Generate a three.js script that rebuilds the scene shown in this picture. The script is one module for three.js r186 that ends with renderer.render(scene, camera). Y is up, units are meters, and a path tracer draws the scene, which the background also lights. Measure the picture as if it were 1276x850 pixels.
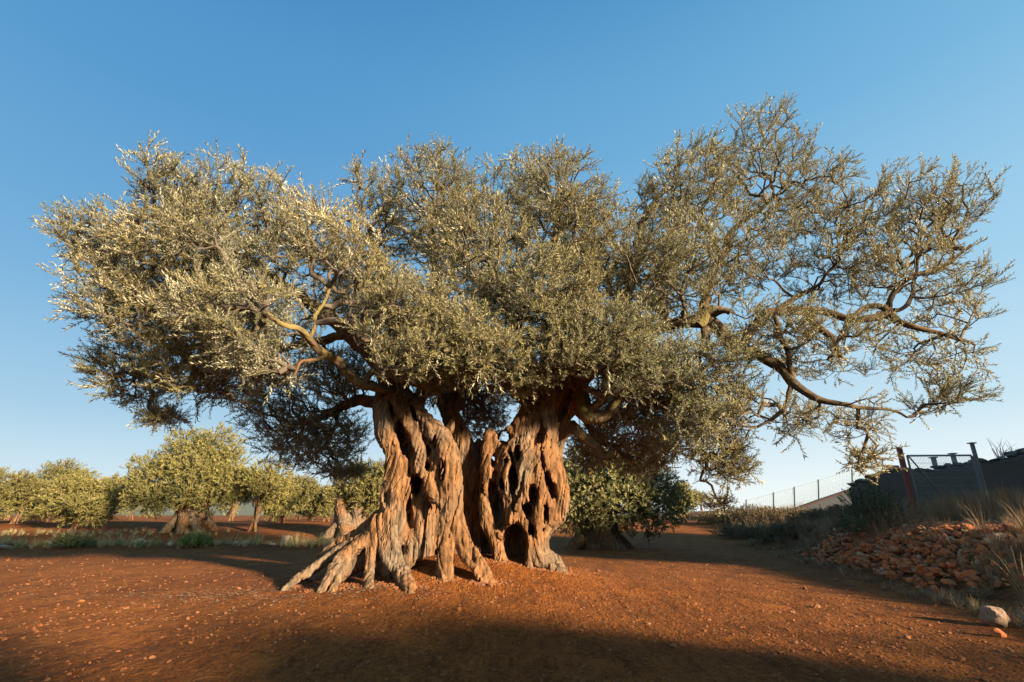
import * as THREE from 'three';
import { ImprovedNoise } from 'three/addons/math/ImprovedNoise.js';
import { mergeGeometries } from 'three/addons/utils/BufferGeometryUtils.js';

// ---------------------------------------------------------------- camera, sky, sun, exposure
const scene = new THREE.Scene();
const FOCAL = 640, PITCH = 18.8 * Math.PI / 180, EYE = 0.95;
const camera = new THREE.PerspectiveCamera(2 * Math.atan(425 / FOCAL) * 180 / Math.PI, 1024 / 682, 0.05, 9000);
camera.position.set(0, EYE, 0);
camera.rotation.set(PITCH, 0, 0);
const EXPOSURE = 3.6;
const SUN_AZ = 47 * Math.PI / 180, SUN_EL = 14.5 * Math.PI / 180;   // low sun behind the right shoulder
const toSun = new THREE.Vector3(Math.sin(SUN_AZ) * Math.cos(SUN_EL), Math.sin(SUN_EL), Math.cos(SUN_AZ) * Math.cos(SUN_EL));
const sun = new THREE.DirectionalLight(new THREE.Color().setRGB(1, 0.82, 0.58), 5);
sun.position.copy(toSun).multiplyScalar(60).add(new THREE.Vector3(0, 0, -8));
sun.target.position.set(0, 0, -8);
sun.castShadow = true; sun.shadow.radius = 6;
sun.shadow.mapSize.set(4096, 4096);
Object.assign(sun.shadow.camera, { left: -45, right: 45, top: 30, bottom: -30, near: 1, far: 160 });
scene.add(sun, sun.target);
{ // clear evening sky: blue overhead, pale at the horizon, milder towards the sun
  const W = 512, H = 256, data = new Float32Array(W * H * 4);
  const tab = [[0, .90, .96, .95], [3, .78, .90, .94], [9, .51, .725, .87], [20, .30, .565, .80], [37, .155, .41, .69], [44, .125, .37, .655], [52, .085, .30, .58], [90, .035, .17, .42]];
  for (let j = 0; j < H; j++) {
    const el = Math.max(0, (j + .5) / H * 180 - 90);
    let k = 0; while (k < tab.length - 2 && tab[k + 1][0] < el) k++;
    const f = (el - tab[k][0]) / (tab[k + 1][0] - tab[k][0]);
    for (let i = 0; i < W; i++) {
      const a = ((i + .5) / W - .5) * 2 * Math.PI, x = Math.cos(a), z = Math.sin(a);
      let c = x * Math.sin(SUN_AZ) + z * Math.cos(SUN_AZ) + .66; c *= c < 0 ? 1.9 : .72;
      const up = Math.min(1, .35 + el / 40) * Math.cos(el * Math.PI / 180);
      const o = (j * W + i) * 4, amt = [.62, .36, .17];
      for (let q = 0; q < 3; q++) data[o + q] = (tab[k][q + 1] + (tab[k + 1][q + 1] - tab[k][q + 1]) * f) * (1 + amt[q] * c * up) / EXPOSURE;
      data[o + 3] = 1;
    }
  }
  const sky = new THREE.DataTexture(data, W, H, THREE.RGBAFormat, THREE.FloatType);
  sky.mapping = THREE.EquirectangularReflectionMapping; sky.magFilter = THREE.LinearFilter; sky.needsUpdate = true;
  scene.background = sky; scene.environment = sky;
}
const renderer = new THREE.WebGLRenderer({ antialias: true });
renderer.toneMapping = THREE.LinearToneMapping;
renderer.toneMappingExposure = EXPOSURE;
renderer.shadowMap.enabled = true;
renderer.setSize(1024, 682);

// ---------------------------------------------------------------- helpers
const V = (x, y, z) => new THREE.Vector3(x, y, z);
let seed = 7;
const rnd = () => { seed = (seed + 0x6D2B79F5) | 0; let t = Math.imul(seed ^ seed >>> 15, 1 | seed); t = t + Math.imul(t ^ t >>> 7, 61 | t) ^ t; return ((t ^ t >>> 14) >>> 0) / 4294967296; };
const rr = (a, b) => a + (b - a) * rnd();
const gauss = () => (rnd() + rnd() + rnd() + rnd() - 2) * 1.0;
const noiseGen = new ImprovedNoise();
const N = (x, y, z) => noiseGen.noise(x, y, z);
const fbm = (x, y, z, o = 4) => { let s = 0, a = .5; for (let i = 0; i < o; i++) { s += a * N(x, y, z); x = x * 2.03 + 11.3; y = y * 2.03 + 5.1; z = z * 2.03 + 7.7; a *= .5; } return s; };
const smooth = (a, b, x) => { const t = Math.min(1, Math.max(0, (x - a) / (b - a))); return t * t * (3 - 2 * t); };
// surveyed point: sighting (u, v) and distance ahead in metres -> place in the world
const CP = Math.cos(PITCH), SP = Math.sin(PITCH);
function at(u, v, ahead) {
  const x = (u - 638) / FOCAL, y = (425 - v) / FOCAL, s = ahead / (CP - y * SP);
  return V(x * s, EYE + (SP + y * CP) * s, -ahead);
}
const span = (px, v, ahead) => px / FOCAL * ahead / (CP - (425 - v) / FOCAL * SP);   // size in metres
const taken = {};
const numbered = (n) => { const k = taken[n] = (taken[n] ?? -1) + 1; return k ? `${n}_${String(k).padStart(3, '0')}` : n; };
function mesh(name, geometry, material, parent) {
  const m = new THREE.Mesh(geometry, material); m.name = name; m.castShadow = m.receiveShadow = true;
  if (parent) parent.add(m); return m;
}
function thing(name, label, category, pos, group, turn = 0) {
  const g = new THREE.Group(); g.name = numbered(name); g.userData = { label, category }; if (group) g.userData.group = group;
  if (pos) g.position.copy(pos); g.rotation.y = turn; scene.add(g); return g;
}
function tag(m, label, category, group) { m.name = numbered(m.name); m.userData = { label, category }; if (group) m.userData.group = group; scene.add(m); return m; }
const std = (r, g, b, rough = .95, more = {}) => new THREE.MeshStandardMaterial({ color: new THREE.Color().setRGB(r, g, b), roughness: rough, ...more });
function geo(pos, idx, col, uv) {
  const g = new THREE.BufferGeometry();
  g.setAttribute('position', new THREE.Float32BufferAttribute(pos, 3));
  if (col) g.setAttribute('color', new THREE.Float32BufferAttribute(col, 3));
  if (uv) g.setAttribute('uv', new THREE.Float32BufferAttribute(uv, 2));
  if (idx) g.setIndex(idx); g.computeVertexNormals(); return g;
}

// ---------------------------------------------------------------- the lie of the land
const treeBase = at(590, 690, 8.3);
const footX = (d) => 3.35 + 0.245 * d;                      // foot of the bank along the track
function bankHeight(t) {
  if (t <= 0) return 0;
  return .72 * smooth(0, 1.7, t) + .3 * smooth(1.2, 4, t) + .5 * smooth(3.5, 9, t) + .05 * Math.max(0, t - 6);
}
function groundY(x, z) {
  const d = -z;
  let h = 0;
  const mx = (x - treeBase.x) / 1.75, mz = (z - treeBase.z) / (z > treeBase.z ? 1.15 : 1.55), q = mx * mx + mz * mz;
  h += .36 * Math.exp(-q) + .05 * Math.exp(-q * .2);
  h += .62 * smooth(17, 31, d) + .5 * smooth(50, 250, d);
  h += bankHeight((x - footX(Math.min(60, Math.max(-12, d)))) * .97 + .25 * N(x * .4, 3, z * .4)) * (1 - smooth(60, 140, d)) * (1 - .42 * smooth(13, 24, d)) * (.3 + .7 * smooth(3.4, 6.6, d));
  const e = z + 17.3 + .5 * N(x * .25, 1, 2);
  h += (.11 + .05 * N(x * .9, 7, 1)) * Math.exp(-e * e / .5) * (1 - smooth(-4.5, -3, x));
  h += .05 * fbm(x * .35, 0, z * .35, 3) + .022 * fbm(x * 1.7, 4, z * 1.7, 2);
  const near = 1 - smooth(14, 26, Math.hypot(x, z));
  if (near > 0) h += near * .014 * fbm(x * 7, 2, z * 7, 3);
  return h;
}

// ---------------------------------------------------------------- textures of matter
function noiseTexture(size, fn, srgb) {
  const data = new Uint8Array(size * size * 4);
  for (let j = 0; j < size; j++) for (let i = 0; i < size; i++) {
    const c = fn(i / size, j / size), o = (j * size + i) * 4;
    for (let q = 0; q < 3; q++) data[o + q] = Math.max(0, Math.min(255, (Array.isArray(c) ? c[q] : c) * 255));
    data[o + 3] = 255;
  }
  const t = new THREE.DataTexture(data, size, size, THREE.RGBAFormat); t.wrapS = t.wrapT = THREE.RepeatWrapping;
  t.magFilter = THREE.LinearFilter; t.minFilter = THREE.LinearMipmapLinearFilter; t.generateMipmaps = true;
  if (srgb) t.colorSpace = THREE.SRGBColorSpace; t.needsUpdate = true; return t;
}
const tile = (u, v, f, s) => { // seamless noise on a torus
  const a = u * 2 * Math.PI, b = v * 2 * Math.PI, R = f / (2 * Math.PI);
  return N(Math.cos(a) * R + s, Math.sin(a) * R + s * 1.7, Math.cos(b) * R - s) + N(Math.sin(b) * R + s * 2.3, Math.cos(a) * R + 9, Math.sin(a) * R + s) ;
};
const soilBump = noiseTexture(1024, (u, v) => {
  let h = .5 + .12 * tile(u, v, 14, 1) + .12 * tile(u, v, 37, 5) + .1 * tile(u, v, 90, 9) + .08 * tile(u, v, 200, 13);
  const p = tile(u, v, 120, 21); if (p > .55) h += (p - .55) * .9; return h;
});
const soilColor = noiseTexture(1024, (u, v) => {
  const a = tile(u, v, 9, 3) * .10 + tile(u, v, 40, 8) * .12 + tile(u, v, 160, 4) * .16, p = tile(u, v, 110, 31) > .78 ? .22 : 0;
  return [Math.min(1, .84 + a + p * .5), Math.min(1, .80 + a * 1.05 + p * .9), Math.min(1, .76 + a * 1.05 + p)];
}, true);

// ---------------------------------------------------------------- ground sheet
{
  const axis = (lo, hi, c, fine, n) => { const out = []; const A = Math.asinh((lo - c) / fine), B = Math.asinh((hi - c) / fine); for (let i = 0; i <= n; i++) out.push(c + fine * Math.sinh(A + (B - A) * i / n)); return out; };
  const xs = axis(-3000, 3000, 0, 3.2, 520), zs = axis(-4000, 300, -6, 3.0, 560);
  const pos = [], col = [], uv = [], idx = [], nx = xs.length;
  for (const z of zs) for (const x of xs) {
    pos.push(x, groundY(x, z), z); uv.push(x / 2.3, z / 2.3);
    const t = (x - footX(Math.min(60, Math.max(-12, -z)))) * .97;
    const n1 = fbm(x * .22, 9, z * .22, 4), n2 = fbm(x * 1.3, 3, z * 1.3, 3);
    let r = .25 * (1 + .5 * n1 + .34 * n2), g = .086 * (1 + .62 * n1 + .38 * n2), b = .019 * (1 + .5 * n1 + .36 * n2);
    const b1 = smooth(-.3, .8, t + .9 * fbm(x * 1.1, 6, z * 1.1, 3)) * (1 - smooth(60, 120, -z));        // dead litter on the bank
    r += (.12 - r) * b1 * .8; g += (.07 - g) * b1 * .8; b += (.035 - b) * b1 * .8;
    col.push(r, g, b);
  }
  for (let j = 0; j < zs.length - 1; j++) for (let i = 0; i < nx - 1; i++) { const a = j * nx + i, c = a + nx; idx.push(a, c, a + 1, a + 1, c, c + 1); }
  const m = mesh('ground', geo(pos, idx, col, uv), new THREE.MeshPhysicalMaterial({ vertexColors: true, map: soilColor, bumpMap: soilBump, bumpScale: .028, roughness: 1, specularIntensity: .25 }));
  m.userData = { kind: 'structure', label: 'red orange bare soil of the olive grove and track' }; scene.add(m);
}
{ // low hills on the horizon
  const pos = [], idx = []; const n = 160;
  for (let i = 0; i <= n; i++) {
    const a = -Math.PI * .62 + Math.PI * 1.24 * i / n, R = 3300, hgt = (1 - .75 * smooth(-.1, .25, a)) * (70 + 75 * Math.max(0, .5 + 1.4 * fbm(a * 2.1, 5, 1, 4)) + 60 * Math.exp(-Math.pow((a + .38) / .22, 2)));
    for (const [r, h] of [[R - 900, -8], [R - 350, hgt * .55 + 14 * N(a * 9, 1, 2)], [R, hgt], [R + 700, hgt * .4]]) pos.push(Math.sin(a) * r, h, -Math.cos(a) * r);
    if (i < n) for (let q = 0; q < 3; q++) { const p = i * 4 + q; idx.push(p, p + 4, p + 1, p + 1, p + 4, p + 5); }
  }
  const m = mesh('hills', geo(pos, idx), std(.075, .085, .062)); m.userData = { kind: 'structure' }; scene.add(m);
}

// ---------------------------------------------------------------- wood: a field of tapered strands, meshed with surface nets
function strandsToSegments(list) {
  const out = [];
  for (const s of list) for (let i = 0; i + 1 < s.length; i++) {
    const [a, ra] = s[i], [b, rb] = s[i + 1];
    out.push({ ax: a.x, ay: a.y, az: a.z, bx: b.x - a.x, by: b.y - a.y, bz: b.z - a.z, l2: Math.max(1e-9, a.distanceToSquared(b)), ra, rb });
  }
  return out;
}
const segD = (s, x, y, z) => { const px = x - s.ax, py = y - s.ay, pz = z - s.az; let h = (px * s.bx + py * s.by + pz * s.bz) / s.l2; h = h < 0 ? 0 : h > 1 ? 1 : h; const dx = px - s.bx * h, dy = py - s.by * h, dz = pz - s.bz * h; return Math.sqrt(dx * dx + dy * dy + dz * dz) - (s.ra + (s.rb - s.ra) * h); };
function woodMesh({ segs, k, holes = [], relief, cell, bottom = -.2 }) {
  let lo = V(1e9, 1e9, 1e9), hi = V(-1e9, -1e9, -1e9);
  for (const s of segs) for (const [x, y, z, r] of [[s.ax, s.ay, s.az, s.ra], [s.ax + s.bx, s.ay + s.by, s.az + s.bz, s.rb]]) { lo.min(V(x - r, y - r, z - r)); hi.max(V(x + r, y + r, z + r)); }
  lo.subScalar(.12); hi.addScalar(.12); lo.y = Math.max(lo.y, bottom);
  const B = 8, nx = Math.ceil((hi.x - lo.x) / cell / B) * B, ny = Math.ceil((hi.y - lo.y) / cell / B) * B, nz = Math.ceil((hi.z - lo.z) / cell / B) * B;
  const sx = nx + 1, sy = ny + 1, sz = nz + 1, F = new Float32Array(sx * sy * sz).fill(1);
  const half = B * cell / 2, diag = half * Math.sqrt(3) + cell * 2;
  const act = new Uint8Array((nx / B) * (ny / B) * (nz / B));
  const holeD = (h, x, y, z) => { const px = x - h.c.x, py = y - h.c.y, pz = z - h.c.z; const a = (px * h.X.x + py * h.X.y + pz * h.X.z) / h.r[0], b = (px * h.Y.x + py * h.Y.y + pz * h.Y.z) / h.r[1], c = (px * h.Z.x + py * h.Z.y + pz * h.Z.z) / h.r[2]; return (Math.sqrt(a * a + b * b + c * c) - 1) * Math.min(h.r[0], h.r[1], h.r[2]); };
  for (let bk = 0; bk < nz / B; bk++) for (let bj = 0; bj < ny / B; bj++) for (let bi = 0; bi < nx / B; bi++) {
    const cx = lo.x + (bi * B) * cell + half, cy = lo.y + (bj * B) * cell + half, cz = lo.z + (bk * B) * cell + half;
    let near = []; let dmin = 1e9;
    for (const s of segs) { const d = segD(s, cx, cy, cz); if (d < dmin) dmin = d; if (d < diag + k + .08) near.push(s); }
    if (dmin > diag + .08 + k * .5) continue;
    const nh = holes.filter((h) => { const R = Math.max(...h.r); return h.c.distanceToSquared(V(cx, cy, cz)) < (R + diag + .1) ** 2; });
    const solid = dmin < -diag - .12 && !nh.length;
    if (!solid) act[(bk * (ny / B) + bj) * (nx / B) + bi] = 1;
    for (let kk = 0; kk <= B; kk++) for (let jj = 0; jj <= B; jj++) for (let ii = 0; ii <= B; ii++) {
      const i = bi * B + ii, j = bj * B + jj, l = bk * B + kk, o = (l * sy + j) * sx + i;
      if (solid) { F[o] = -1; continue; }
      const x = lo.x + i * cell, y = lo.y + j * cell, z = lo.z + l * cell;
      let d = 1e3;
      for (const s of near) { const e = segD(s, x, y, z); const t = Math.abs(d - e); if (t < k) { const w = (k - t) / k; d = Math.min(d, e) - w * w * k * .25; } else if (e < d) d = e; }
      const rag = nh.length ? .022 * N(x * 7, y * 4, z * 7) + .01 * N(x * 24, y * 14, z * 24) : 0;
      for (const h of nh) { const e = -holeD(h, x, y, z) + rag, q = .022, t = Math.abs(d - e); d = t < q ? Math.max(d, e) + (q - t) * (q - t) / q * .25 : Math.max(d, e); }
      if (Math.abs(d) < .12) d -= relief(x, y, z);
      F[o] = d;
    }
  }
  const vid = new Int32Array(nx * ny * nz).fill(-1), pos = [], idx = [];
  const O = (i, j, l) => (l * sy + j) * sx + i, C = (i, j, l) => (l * ny + j) * nx + i;
  for (let l = 0; l < nz; l++) for (let j = 0; j < ny; j++) for (let i = 0; i < nx; i++) {
    if (!act[((l >> 3) * (ny / B) + (j >> 3)) * (nx / B) + (i >> 3)]) continue;
    let m = 0; const f = [];
    for (let c = 0; c < 8; c++) { const v = F[O(i + (c & 1), j + (c >> 1 & 1), l + (c >> 2))]; f.push(v); if (v < 0) m |= 1 << c; }
    if (m === 0 || m === 255) continue;
    let n = 0, x = 0, y = 0, z = 0;
    for (let c = 0; c < 8; c++) for (const b of [1, 2, 4]) if (!(c & b)) {
      const e = c | b; if ((f[c] < 0) === (f[e] < 0)) continue;
      const t = f[c] / (f[c] - f[e]); n++;
      x += (c & 1) + (b === 1 ? t : 0); y += (c >> 1 & 1) + (b === 2 ? t : 0); z += (c >> 2) + (b === 4 ? t : 0);
    }
    vid[C(i, j, l)] = pos.length / 3; pos.push(lo.x + (i + x / n) * cell, lo.y + (j + y / n) * cell, lo.z + (l + z / n) * cell);
  }
  const quad = (a, b, c, d, flip) => { if (a < 0 || b < 0 || c < 0 || d < 0) return; flip ? idx.push(a, c, b, a, d, c) : idx.push(a, b, c, a, c, d); };
  for (let l = 0; l < nz; l++) for (let j = 0; j < ny; j++) for (let i = 0; i < nx; i++) {
    if (vid[C(i, j, l)] < 0) continue;
    const f0 = F[O(i, j, l)] < 0;
    if (j && l && f0 !== (F[O(i + 1, j, l)] < 0)) quad(vid[C(i, j - 1, l - 1)], vid[C(i, j, l - 1)], vid[C(i, j, l)], vid[C(i, j - 1, l)], !f0);
    if (i && l && f0 !== (F[O(i, j + 1, l)] < 0)) quad(vid[C(i - 1, j, l - 1)], vid[C(i - 1, j, l)], vid[C(i, j, l)], vid[C(i, j, l - 1)], !f0);
    if (i && j && f0 !== (F[O(i, j, l + 1)] < 0)) quad(vid[C(i - 1, j - 1, l)], vid[C(i, j - 1, l)], vid[C(i, j, l)], vid[C(i - 1, j, l)], !f0);
  }
  return { pos, idx };
}
const barkRelief = (amp) => (x, y, z) => {
  const w = .09 * N(x * 2.2, y * 1.4, z * 2.2 + 4), a = .55 * (y - .5);
  const u = x + w + .12 * Math.sin(y * 1.9), v = z + w;
  const b1 = Math.abs(N(u * 8 + a, y * .7, v * 8)), b2 = Math.abs(N(u * 19, y * 1.5 + 3, v * 19)), b3 = Math.abs(N(u * 40, y * 4, v * 40));
  const lump = N(x * 4.2 + 9, y * 2.6, z * 4.2);
  const crack = Math.max(0, .16 - Math.abs(N(u * 11 + 5, y * .75, v * 11 + 2))) / .16;
  return amp * (.036 * b1 + .02 * b2 + .012 * b3 + .018 * lump - .036 * crack * crack - .012);
};
const barkMat = new THREE.MeshPhysicalMaterial({ vertexColors: true, roughness: .95, specularIntensity: .3 });
const barkBump = noiseTexture(512, (u, v) => {
  const w = .12 * tile(u, v, 3, 2), f = Math.abs(tile(u + w, v * .5 + .25, 26, 7)), g = Math.abs(tile(u, v, 60, 3));
  return .25 + .5 * Math.min(1, f * 1.3) + .3 * g;
});
barkMat.bumpMap = barkBump; barkMat.bumpScale = .016;
function barkUV(pos, axes) { // round the nearest stem, in metres
  const uv = [];
  for (let i = 0; i < pos.length; i += 3) { let best = axes[0], bd = 1e9; for (const a of axes) { const d = Math.hypot(pos[i] - a[0], pos[i + 2] - a[1]); if (d < bd) { bd = d; best = a; } } uv.push(Math.atan2(pos[i] - best[0], pos[i + 2] - best[1]) * .55, pos[i + 1] / 1.3); }
  return uv;
}
function barkColors(pos, rust) {
  const col = [];
  for (let i = 0; i < pos.length; i += 3) {
    const x = pos[i], y = pos[i + 1], z = pos[i + 2];
    const p = smooth(-.25, .3, fbm(x * 1.6 + 3, y * 1.1, z * 1.6, 3) + rust(x, y, z)), g = Math.max(.35, 1 + .75 * N(x * 24, y * 3.2, z * 24) + .6 * N(x * 52, y * 8, z * 52)), s = 1 + .3 * fbm(x * 5, y * 3, z * 5, 2);
    col.push((.128 + (.152 - .128) * p) * g * s, (.09 + (.074 - .09) * p) * g * s, (.057 + (.031 - .057) * p) * g * s);
  }
  return col;
}
function tube(points, sides, wob = 0, out) { // points: [Vector3, radius]; appended to {pos, idx}
  const { pos, idx } = out; let up = V(.31, .2, .93).normalize();
  const base = pos.length / 3;
  points.forEach(([p, r], i) => {
    const t = (points[Math.min(points.length - 1, i + 1)][0]).clone().sub(points[Math.max(0, i - 1)][0]).normalize();
    const a = up.clone().sub(t.clone().multiplyScalar(up.dot(t))); if (a.lengthSq() < 1e-4) a.set(t.y, -t.x, .1); a.normalize(); up = a; const b = t.clone().cross(a);
    for (let s = 0; s < sides; s++) {
      const th = s / sides * 2 * Math.PI; let R = r;
      if (wob) { const qx = p.x + Math.cos(th) * r, qz = p.z + Math.sin(th) * r; R *= 1 + wob * (1.1 * N(qx * 9, p.y * 9, qz * 9) + .8 * N(qx * 30, p.y * 16, qz * 30) + .35 * Math.cos(th * 3 + i * .35)); }
      pos.push(p.x + (a.x * Math.cos(th) + b.x * Math.sin(th)) * R, p.y + (a.y * Math.cos(th) + b.y * Math.sin(th)) * R, p.z + (a.z * Math.cos(th) + b.z * Math.sin(th)) * R);
    }
    if (i) for (let s = 0; s < sides; s++) { const q = base + (i - 1) * sides + s, q2 = base + (i - 1) * sides + (s + 1) % sides; idx.push(q, q2, q + sides, q2, q2 + sides, q + sides); }
  });
  const end = pos.length / 3, lp = points[points.length - 1][0]; pos.push(lp.x, lp.y, lp.z);
  for (let s = 0; s < sides; s++) idx.push(end - sides + s, end - sides + (s + 1) % sides, end);
}
function resample(list, step) { // Catmull-Rom through [Vector3, radius]
  const c = new THREE.CatmullRomCurve3(list.map((q) => q[0])), n = Math.max(2, Math.ceil(c.getLength() / step)), out = [];
  for (let i = 0; i <= n; i++) { const t = i / n, f = t * (list.length - 1), k = Math.min(list.length - 2, Math.floor(f)); out.push([c.getPoint(t), list[k][1] + (list[k + 1][1] - list[k][1]) * (f - k)]); }
  return out;
}

// ---------------------------------------------------------------- olive leaves on sprigs
function sprigGeometry(n, leafLen, leafWide, twigLen, twoSided = true) {
  const pos = [], col = [], idx = [];
  const leaf = (o, dir, side, nor, L, W, c, off) => {
    const b = pos.length / 3, P = (along, across, rise) => { const p = o.clone().addScaledVector(dir, along * L).addScaledVector(side, across * W).addScaledVector(nor, rise * L + off); pos.push(p.x, p.y, p.z); col.push(...c); };
    P(0, 0, 0); P(.45, .5, .05); P(.5, 0, .0); P(.45, -.5, .05); P(1, 0, -.12 * 1);
    off > 0 ? idx.push(b, b + 1, b + 2, b, b + 2, b + 3, b + 1, b + 4, b + 2, b + 2, b + 4, b + 3) : idx.push(b, b + 2, b + 1, b, b + 3, b + 2, b + 1, b + 2, b + 4, b + 2, b + 3, b + 4);
  };
  const bend = rr(-.25, .25), bend2 = rr(-.25, .25);
  const axis = (t) => V(bend * t * t * twigLen, t * twigLen, bend2 * t * t * twigLen);
  for (let i = 0; i < n; i++) {
    const t = (i + .5) / n * .96 + .04, o = axis(t), th = (i & 1) * Math.PI + (i >> 1) * 1.45 + rr(-.4, .4), out = V(Math.cos(th), 0, Math.sin(th));
    const lift = rr(.5, 1.5) + t * .7, dir = out.clone().addScaledVector(V(0, 1, 0), lift).normalize();
    const side = V(-Math.sin(th), 0, Math.cos(th)).addScaledVector(out, rr(-.4, .4)).addScaledVector(V(0, 1, 0), rr(-.35, .35)); side.addScaledVector(dir, -side.dot(dir)).normalize();
    const nor = side.clone().cross(dir).normalize(); if (nor.y < 0) { nor.negate(); side.negate(); }
    const L = leafLen * rr(.7, 1.15), W = leafWide * rr(.8, 1.15), v = rr(.75, 1.25), y = rnd() < .05 ? 1 : 0;
    leaf(o, dir, side, nor, L, W, [(.25 + y * .14) * v, (.222 + y * .05) * v, .094 * v], .0007);
    if (twoSided) leaf(o, dir, side, nor, L, W, [.50 * v, .46 * v, .31 * v], -.0007);
  }
  const tw = { pos: [], idx: [] }; tube([[axis(0), .0026], [axis(.5), .002], [axis(1), .001]], 3, 0, tw);
  const b = pos.length / 3; pos.push(...tw.pos); for (let i = 0; i < tw.pos.length / 3; i++) col.push(.16, .13, .09); idx.push(...tw.idx.map((q) => q + b));
  return geo(pos, idx, col);
}
const leafMat = new THREE.MeshPhysicalMaterial({ vertexColors: true, roughness: .62, transmission: .42, thickness: 0, specularIntensity: .5 });
const farLeafMat = new THREE.MeshStandardMaterial({ vertexColors: true, roughness: .65 });
const SPRIGS = [0, 1, 2].map(() => sprigGeometry(17, .046, .0103, .19));
const FAR_SPRIGS = [0, 1].map(() => sprigGeometry(15, .1, .028, .22, false));
const Y = V(0, 1, 0), _q = new THREE.Quaternion(), _q2 = new THREE.Quaternion(), _m = new THREE.Matrix4();
function foliage(geos, places, parent, tint, mat = leafMat) { // places: [position, direction, scale]
  geos.forEach((g, v) => {
    const mine = places.filter((_, i) => i % geos.length === v); if (!mine.length) return;
    const im = new THREE.InstancedMesh(g, mat, mine.length); im.name = 'leaves'; im.castShadow = im.receiveShadow = true; im.userData.kind = 'stuff';
    mine.forEach(([p, d, s], i) => {
      _q.setFromUnitVectors(Y, d).multiply(_q2.setFromAxisAngle(Y, rnd() * 6.283));
      im.setMatrixAt(i, _m.compose(p, _q, V(s, s, s))); im.setColorAt(i, tint(p));
    });
    parent.add(im);
  });
}

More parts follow.
